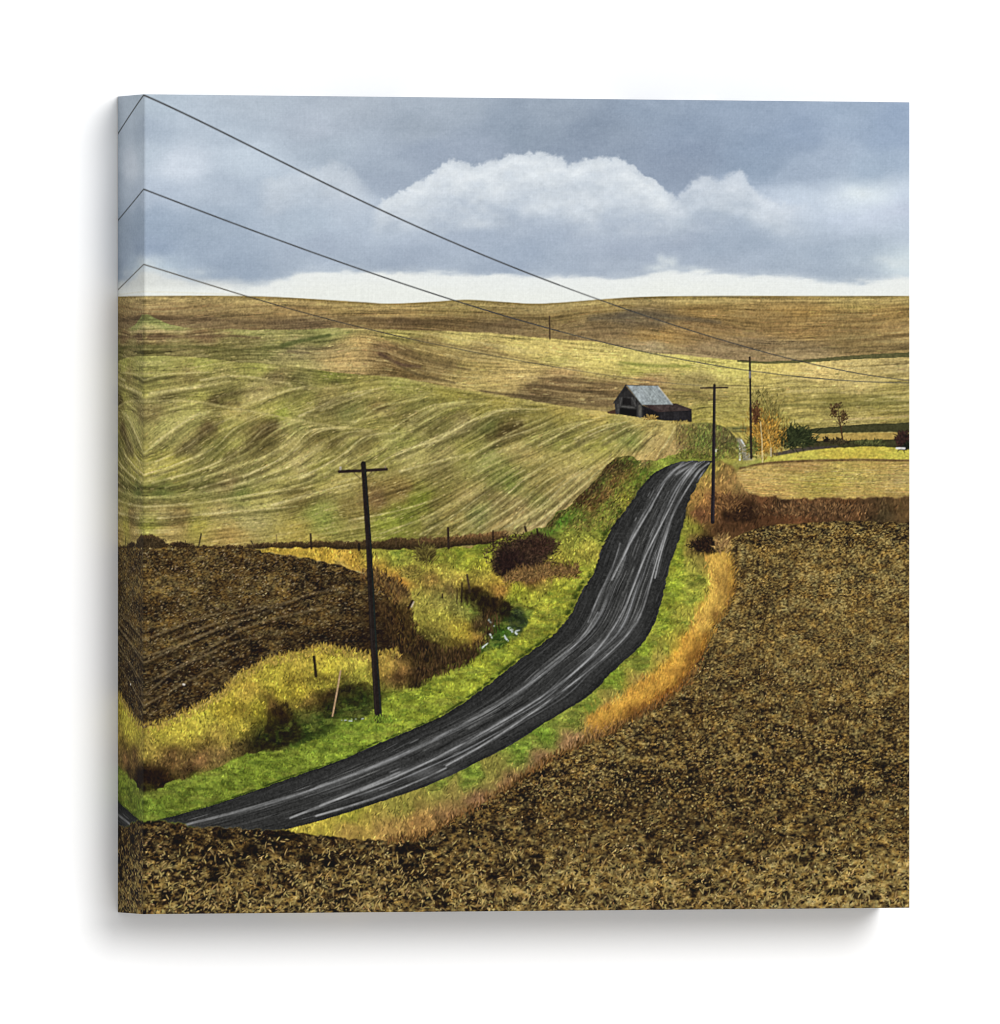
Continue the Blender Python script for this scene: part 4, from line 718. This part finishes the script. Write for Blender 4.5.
    def sag(p):
        p = np.array(p, float); xs = np.linspace(p[0, 0], p[-1, 0], 60); return np.stack([xs, np.polyval(np.polyfit(p[:, 0]-500, p[:, 1], 5), xs-500)], 1)
    for pts, a0, w0_, w1_, rid in ((w3, .8, 1.25, 1.0, 12), (w2, .92, 1.5, 1.05, 11), (w1, .92, 1.75, 1.1, 10)):
        m = dline(sag(pts), w0_, w1_)*a0
        far = np.where(XX > 560, .72, 1.)*(1-.35*(rid == 12)*(XX > 420))
        over(m*far, (66,66,66) if rid < 12 else (76,70,60), rid)
    over(dline([(714,385.6),(750,386),(766,386)], .9)*.5, (84,74,50))
    # ---- poles
    over(dline([(549.4,316.4),(549.8,338.8)], 1.6)*.9, (74,58,40), 16)
    over(dline([(749.8,357.5),(750.6,410),(751.2,458)], 2.1, 2.3), (48,40,36), 15); over(dline([(749.9,372),(750,377.5)], 2.0)*.75, (150,146,140)); over(dline([(740.7,360.4),(750,361)], 1.2)*.8, (70,58,44), 15)
    over(dline([(701,388),(727.4,387.6)], 1.9)*.95, (58,46,38), 14); over(dline([(714.4,385),(713.6,460),(712.6,522)], 2.6, 4.0), (40,34,36), 14); over(dline([(715.2,388),(714.4,460),(713.8,520)], .7, .9)*.4, (74,64,74))
    over(dline([(354,473),(360.8,479)], 1.1)*.6, (74,62,40)); over(dline([(371.6,472),(366,478)], 1.1)*.6, (74,62,40))
    over(dline([(339.3,471.6),(363,470.6),(386.6,469.2)], 3.3, 3.1), (50,38,34), 13)
    over(dline([(340.5,469),(340.5,467.5)], 2.2)*.8, (170,160,150)); over(dline([(385.4,467.4),(385.4,466.6)], 1.8)*.6, (120,100,90))
    over(dline([(363.4,463.6),(368.5,540),(373,630),(378.6,719.5)], 5.2, 7.6), (38,32,30), 13)
    over(dline([(365.2,470),(370.6,540),(375.2,630),(381,718)], 1.2, 1.6)*.5, (30,48,42)); over(dline([(361.6,470),(366.6,540),(371.2,630),(376,716)], .9, 1.2)*.4, (66,52,44))
    # grass around the foot of the big pole
    x = rng.uniform(372, 392, 90); y = 721+rng.uniform(-3, 3, 90)
    strokes(x, y, rng.uniform(2, 5, 90), -90+rng.normal(0, 25, 90), .9, shade(np.array([[112,138,34]]*90, float), .6, 1.3), .5, None, batches=1)

def paint_picture():
    global IMG
    paint_sky(); paint_hills(); paint_right_strip(); paint_verges(); paint_fence_strip(); paint_fields(); paint_road(); paint_grass()
    paint_details()
    land = sstep(-1, 2, YY-fx(HORIZON, XX)); soft_ = land*(1-.55*ROADM)
    lum = (IMG@np.array([.3, .59, .11], F))[..., None]
    IMG = IMG+(lum-IMG)*(land*np.where(RID == 3, .16, np.where(RID == 2, .12, .15)))[..., None]
    IMG = IMG*(1+.045*land*(RID == 1))[..., None]+(land*(RID == 1)*4)[..., None]
    g = gauss(rng.normal(0, 1, (NY, NX)).astype(F), .75)*1.9; g2 = gauss(rng.normal(0, 1, (NY, NX)).astype(F), 1.5)*3.4
    IMG = IMG*(1+(soft_*(.055*g+.05*g2))[..., None])
    IMG = gauss(IMG, .38)
    IMG = np.where(land[..., None] > .5, IMG*1.72-.72*gauss(IMG, 1.5), IMG*1.25-.25*gauss(IMG, 1.7))                   # print sharpening
    g = rng.normal(0, 1, (NY, NX)).astype(F)
    IMG = IMG+gauss(g, .7)[..., None]*(3.2+2.6*(1-land))[..., None]
    return np.clip(IMG, 4, 250), RID

# ================================================================ the scene
import bpy, math
sc = bpy.context.scene
COL = bpy.context.collection
W = H = 0.40; DEP = 0.0411; R = 0.0011                   # canvas print, metres
TH, CD, CF, CX, CY, CZ = 0.3410068, 7.534615, 15309.383, 30.42145, 39.81823, -0.0232249
CXV = np.array([math.cos(TH), -math.sin(TH), 0]); CFW = np.array([math.sin(TH), math.cos(TH), 0])
CPOS = -CD*CFW+np.array([0, 0, CZ])

def pic(x, z):
    """point of the canvas front -> picture coordinates (the picture was measured off a turned print)"""
    v = np.stack([x, np.zeros_like(x), z], -1)-CPOS
    d = v@CFW
    return 500+CX+CF*(v@CXV)/d, 512+CY-CF*v[..., 2]/d

EXPO = 1.33                                              # light falling on the print, relative to white
img, rid = paint_picture()
def lin(c):
    c = c/255.
    return np.where(c <= .04045, c/12.92, ((c+.055)/1.055)**2.4)
ALB = np.clip(lin(img.astype(np.float64))/EXPO-.004, .003, .86).astype(F)
def sample(A, px, py):
    gx = np.clip((px-X0)*S-.5, 0, NX-1.001); gy = np.clip((py-Y0)*S-.5, 0, NY-1.001)
    x0, y0 = gx.astype(int), gy.astype(int); u = (gx-x0)[..., None]; v = (gy-y0)[..., None]
    return (A[y0, x0]*(1-u)+A[y0, x0+1]*u)*(1-v)+(A[y0+1, x0]*(1-u)+A[y0+1, x0+1]*u)*v
def nearest(A, px, py):
    return A[np.clip(((py-Y0)*S).astype(int), 0, NY-1), np.clip(((px-X0)*S).astype(int), 0, NX-1)]

# ---------------------------------------------------------------- materials
def nodes(name):
    m = bpy.data.materials.new(name); m.use_nodes = True
    nt = m.node_tree; return m, nt, nt.nodes['Principled BSDF']
def canvas_material():
    m, nt, b = nodes('printed_canvas'); N, K = nt.nodes.new, nt.links.new
    at_ = N('ShaderNodeAttribute'); at_.attribute_name = 'ink'
    tc = N('ShaderNodeTexCoord'); outs = []
    for sx, sy, sz in ((1500, 120, 55), (55, 120, 1500)):  # warp and weft threads with slubs
        mp = N('ShaderNodeMapping'); mp.inputs['Scale'].default_value = (sx, sy, sz); K(tc.outputs['Object'], mp.inputs['Vector'])
        n = N('ShaderNodeTexNoise'); n.inputs['Scale'].default_value = 1; n.inputs['Detail'].default_value = 2; K(mp.outputs[0], n.inputs['Vector'])
        outs.append(n.outputs['Fac'])
    ad = N('ShaderNodeMath'); ad.operation = 'ADD'; K(outs[0], ad.inputs[0]); K(outs[1], ad.inputs[1])
    mr = N('ShaderNodeMapRange'); mr.inputs[1].default_value = .6; mr.inputs[2].default_value = 1.4; mr.inputs[3].default_value = .965; mr.inputs[4].default_value = 1.035
    K(ad.outputs[0], mr.inputs[0])
    mx = N('ShaderNodeVectorMath'); mx.operation = 'SCALE'; K(at_.outputs['Color'], mx.inputs[0]); K(mr.outputs[0], mx.inputs['Scale'])
    K(mx.outputs[0], b.inputs['Base Color'])
    bp = N('ShaderNodeBump'); bp.inputs['Strength'].default_value = .12; bp.inputs['Distance'].default_value = .0003
    K(ad.outputs[0], bp.inputs['Height']); K(bp.outputs[0], b.inputs['Normal'])
    b.inputs['Roughness'].default_value = .9; b.inputs['Specular IOR Level'].default_value = .08
    return m
def wall_material():
    m, nt, b = nodes('white_wall_paint'); N, K = nt.nodes.new, nt.links.new
    tc = N('ShaderNodeTexCoord'); n = N('ShaderNodeTexNoise'); n.inputs['Scale'].default_value = 420; n.inputs['Detail'].default_value = 4
    K(tc.outputs['Object'], n.inputs['Vector'])
    r = N('ShaderNodeMapRange'); r.inputs[3].default_value = .90; r.inputs[4].default_value = .915; K(n.outputs['Fac'], r.inputs[0])
    cb = N('ShaderNodeCombineColor'); [K(r.outputs[0], cb.inputs[i]) for i in range(3)]
    K(cb.outputs[0], b.inputs['Base Color'])
    bp = N('ShaderNodeBump'); bp.inputs['Strength'].default_value = .05; bp.inputs['Distance'].default_value = .0006
    K(n.outputs['Fac'], bp.inputs['Height']); K(bp.outputs[0], b.inputs['Normal'])
    b.inputs['Roughness'].default_value = .95; b.inputs['Specular IOR Level'].default_value = .05
    return m
def wood_material():
    m, nt, b = nodes('pine_stretcher'); N, K = nt.nodes.new, nt.links.new
    tc = N('ShaderNodeTexCoord'); mp = N('ShaderNodeMapping'); mp.inputs['Scale'].default_value = (60, 60, 8); K(tc.outputs['Object'], mp.inputs[0])
    n = N('ShaderNodeTexNoise'); n.inputs['Scale'].default_value = 3; n.inputs['Detail'].default_value = 5; K(mp.outputs[0], n.inputs['Vector'])
    cr = N('ShaderNodeValToRGB'); cr.color_ramp.elements[0].color = (.42, .27, .14, 1); cr.color_ramp.elements[1].color = (.58, .42, .25, 1)
    K(n.outputs['Fac'], cr.inputs[0]); K(cr.outputs[0], b.inputs['Base Color']); b.inputs['Roughness'].default_value = .7
    return m
M_CANVAS, M_WALL, M_WOOD = canvas_material(), wall_material(), wood_material()

def mesh_obj(name, verts, quads, mat, cols=None, parent=None, smooth=False):
    me = bpy.data.meshes.new(name); nv, nq = len(verts), len(quads)
    me.vertices.add(nv); me.vertices.foreach_set('co', np.asarray(verts, np.float32).ravel())
    me.loops.add(nq*4); me.loops.foreach_set('vertex_index', np.asarray(quads, np.int32).ravel())
    me.polygons.add(nq); me.polygons.foreach_set('loop_start', np.arange(0, nq*4, 4, dtype=np.int32))
    if smooth: me.polygons.foreach_set('use_smooth', np.ones(nq, bool))
    if cols is not None:
        a = me.color_attributes.new('ink', 'FLOAT_COLOR', 'POINT')
        a.data.foreach_set('color', np.concatenate([cols, np.ones((nv, 1))], 1).astype(np.float32).ravel())
    me.update(calc_edges=True); me.validate(); me.materials.append(mat)
    o = bpy.data.objects.new(name, me); COL.objects.link(o)
    if parent: o.parent = parent
    return o
def grid_quads(nu, nv):                                  # nu columns x nv rows of vertices
    i = np.arange(nu-1)[None]+np.arange(nv-1)[:, None]*nu
    return np.stack([i, i+1, i+1+nu, i+nu], -1).reshape(-1, 4)
def subset(verts, cols, quads, keep):
    q = quads[keep]; ids, inv = np.unique(q, return_inverse=True)
    return verts[ids], inv.reshape(-1, 4), cols[ids]

# ---------------------------------------------------------------- the canvas print
root = bpy.data.objects.new('canvas_print', None); COL.objects.link(root)
root.empty_display_size = .05; root.location = (0, DEP, -H/2)
root['label'] = 'square gallery-wrapped canvas print of a gravel road through autumn farmland on white wall'
root['category'] = 'canvas print'
def loc(v): return np.asarray(v)-np.array([0, DEP, -H/2])

GU, GV = 1120, 1190
gx, gz = np.meshgrid(np.linspace(-W/2+R, W/2-R, GU), np.linspace(-H/2+R, H/2-R, GV))
fv = loc(np.stack([gx, np.zeros_like(gx), gz], -1).reshape(-1, 3))
px, py = pic(gx, gz)
fc = sample(ALB, px, py).reshape(-1, 3)
fq = grid_quads(GU, GV)
cxq = (gx[:-1, :-1]+gx[1:, 1:])/2; czq = (gz[:-1, :-1]+gz[1:, 1:])/2
fr = nearest(rid, *pic(cxq, czq)).ravel()
front = None
PARTS = [(1, 'printed_farmland', 'olive and tan rolling stubble hills of the printed picture'),
         (0, 'printed_sky', 'grey cloudy sky with a white cloud heap'),
         (2, 'printed_ploughed_field', 'dark brown ploughed soil with straw'),
         (3, 'printed_grass_verge', 'green and golden grass along the road'),
         (4, 'printed_road', 'dark gravel road with pale wheel tracks'),
         (5, 'printed_bush', 'dark leafless bush beside the ditch'),
         (6, 'printed_birch_tree', 'golden tree beside the lane'),
         (7, 'printed_bare_tree', 'small bare tree in the far pasture'),
         (8, 'printed_barn', 'dark weathered wooden barn'),
         (9, 'printed_barn_roof', 'grey metal roof with a lower rust-brown lean-to roof'),
         (10, 'printed_power_line', 'uppermost overhead wire'), (11, 'printed_power_line', 'middle overhead wire'), (12, 'printed_power_line', 'lowest overhead wire'),
         (13, 'printed_utility_pole', 'tallest nearest pole with a crossarm, left of the road'), (14, 'printed_utility_pole', 'pole with a crossarm right of the road crest'),
         (15, 'printed_utility_pole', 'far pole beside the golden tree'), (16, 'printed_utility_pole', 'tiny pole on the far hill')]
for k, name, lab in PARTS:
    keep = fr == k
    if not keep.any(): continue
    v, q, c = subset(fv, fc, fq, keep)
    o = mesh_obj('printed_front' if front is None else name, v, q, M_CANVAS, c, root if front is None else front)
    if front is None: front = o; o['label'] = 'printed face of the canvas with its rolling stubble hills'
    else: o['label'] = lab

# the wrapped edges: the picture mirrored round the corner, with a small rounded fold
def wrap(name, side, lab):
    n_arc = 7; a = np.linspace(0, math.pi/2, n_arc)
    prof = [(R-R*math.sin(t), R-R*math.cos(t)) for t in a]           # (inset from the edge, depth)
    prof += [(0.0, d) for d in np.linspace(R, DEP, 112)[1:]]
    pr = np.array(prof); L = W if side in 'tb' else H
    n = 1070 if side in 'lr' else 700
    s = np.linspace(-L/2+R, L/2-R, n)
    ins, dep_ = np.meshgrid(pr[:, 0], s)[0], np.meshgrid(pr[:, 1], s)[0]; ss = np.meshgrid(pr[:, 0], s)[1]
    # square up behind the rounded fold so the four edges meet
    k = (R-ins)/R; ss = ss*(1+(R/(L/2-R))*k)
    arc = np.concatenate([[0], np.cumsum(np.hypot(*np.diff(pr, axis=0).T))])
    m = np.broadcast_to(R+0*arc+np.maximum(arc-R*1.2, 0)-R, ins.shape)  # how far back into the picture the mirror reaches
    m = np.maximum(m, 0)+np.where(ins > 0, ins, 0)
    if side == 'l': P = (-W/2+ins, dep_, ss); Q = (-W/2+m, ss)
    if side == 'r': P = (W/2-ins, dep_, ss); Q = (W/2-m, ss)
    if side == 't': P = (ss, dep_, H/2-ins); Q = (ss, H/2-m)
    if side == 'b': P = (ss, dep_, -H/2+ins); Q = (ss, -H/2+m)
    v = loc(np.stack(P, -1).reshape(-1, 3)); c = sample(ALB, *pic(np.asarray(Q[0]), np.asarray(Q[1]))).reshape(-1, 3)
    q = grid_quads(len(pr), n)
    if side in 'lb': pass
    o = mesh_obj(name, v, q, M_CANVAS, c, root, True)
    o['label'] = lab
    return o
wrap('wrapped_edge', 'l', 'left wrapped edge showing the picture mirrored')
wrap('wrapped_edge', 'r', 'right wrapped edge'); wrap('wrapped_edge', 't', 'top wrapped edge'); wrap('wrapped_edge', 'b', 'bottom wrapped edge')

# ---------------------------------------------------------------- wall, light, camera
wv = [(-4, 0, -4), (4, 0, -4), (4, 0, 4), (-4, 0, 4)]
wall = mesh_obj('wall', wv, [[0, 1, 2, 3]], M_WALL); wall.location = (0, DEP+.0004, 0)
wall['kind'] = 'structure'

w = bpy.data.worlds.new('World'); sc.world = w; w.use_nodes = True
w.node_tree.nodes['Background'].inputs[0].default_value = (1, 1, 1, 1)
w.node_tree.nodes['Background'].inputs[1].default_value = WORLD = .60

def area(name, pos, tgt, size, power, col=(1, 1, 1)):
    l = bpy.data.lights.new(name, 'AREA'); l.shape = 'DISK'; l.size = size; l.energy = power; l.color = col
    o = bpy.data.objects.new(name, l); COL.objects.link(o); o.location = pos
    from mathutils import Vector
    o.rotation_euler = (Vector(tgt)-Vector(pos)).to_track_quat('-Z', 'Y').to_euler(); return o
area('softbox_lamp', (1.45, -5.2, 2.0), (0, 0, 0), 3.2, 232)
area("fill_lamp", (.2, -3.6, -2.6), (0, 0, 0), 1.6, 26)

cam = bpy.data.cameras.new('camera'); co = bpy.data.objects.new('camera', cam); COL.objects.link(co)
co.location = CPOS; co.rotation_euler = (math.pi/2, 0, -TH)
cam.sensor_fit = 'HORIZONTAL'; cam.sensor_width = 36; cam.lens = CF*36/1000
cam.shift_x = -CX/1000; cam.shift_y = CY/1000
cam.clip_start = .1; cam.clip_end = 200
sc.camera = co
sc.view_settings.view_transform = 'Standard'; sc.view_settings.look = 'None'
sc.view_settings.exposure = 0; sc.view_settings.gamma = 1; sc.view_settings.use_curve_mapping = False
sc.cycles.max_bounces = 6; sc.cycles.filter_width = 1.1
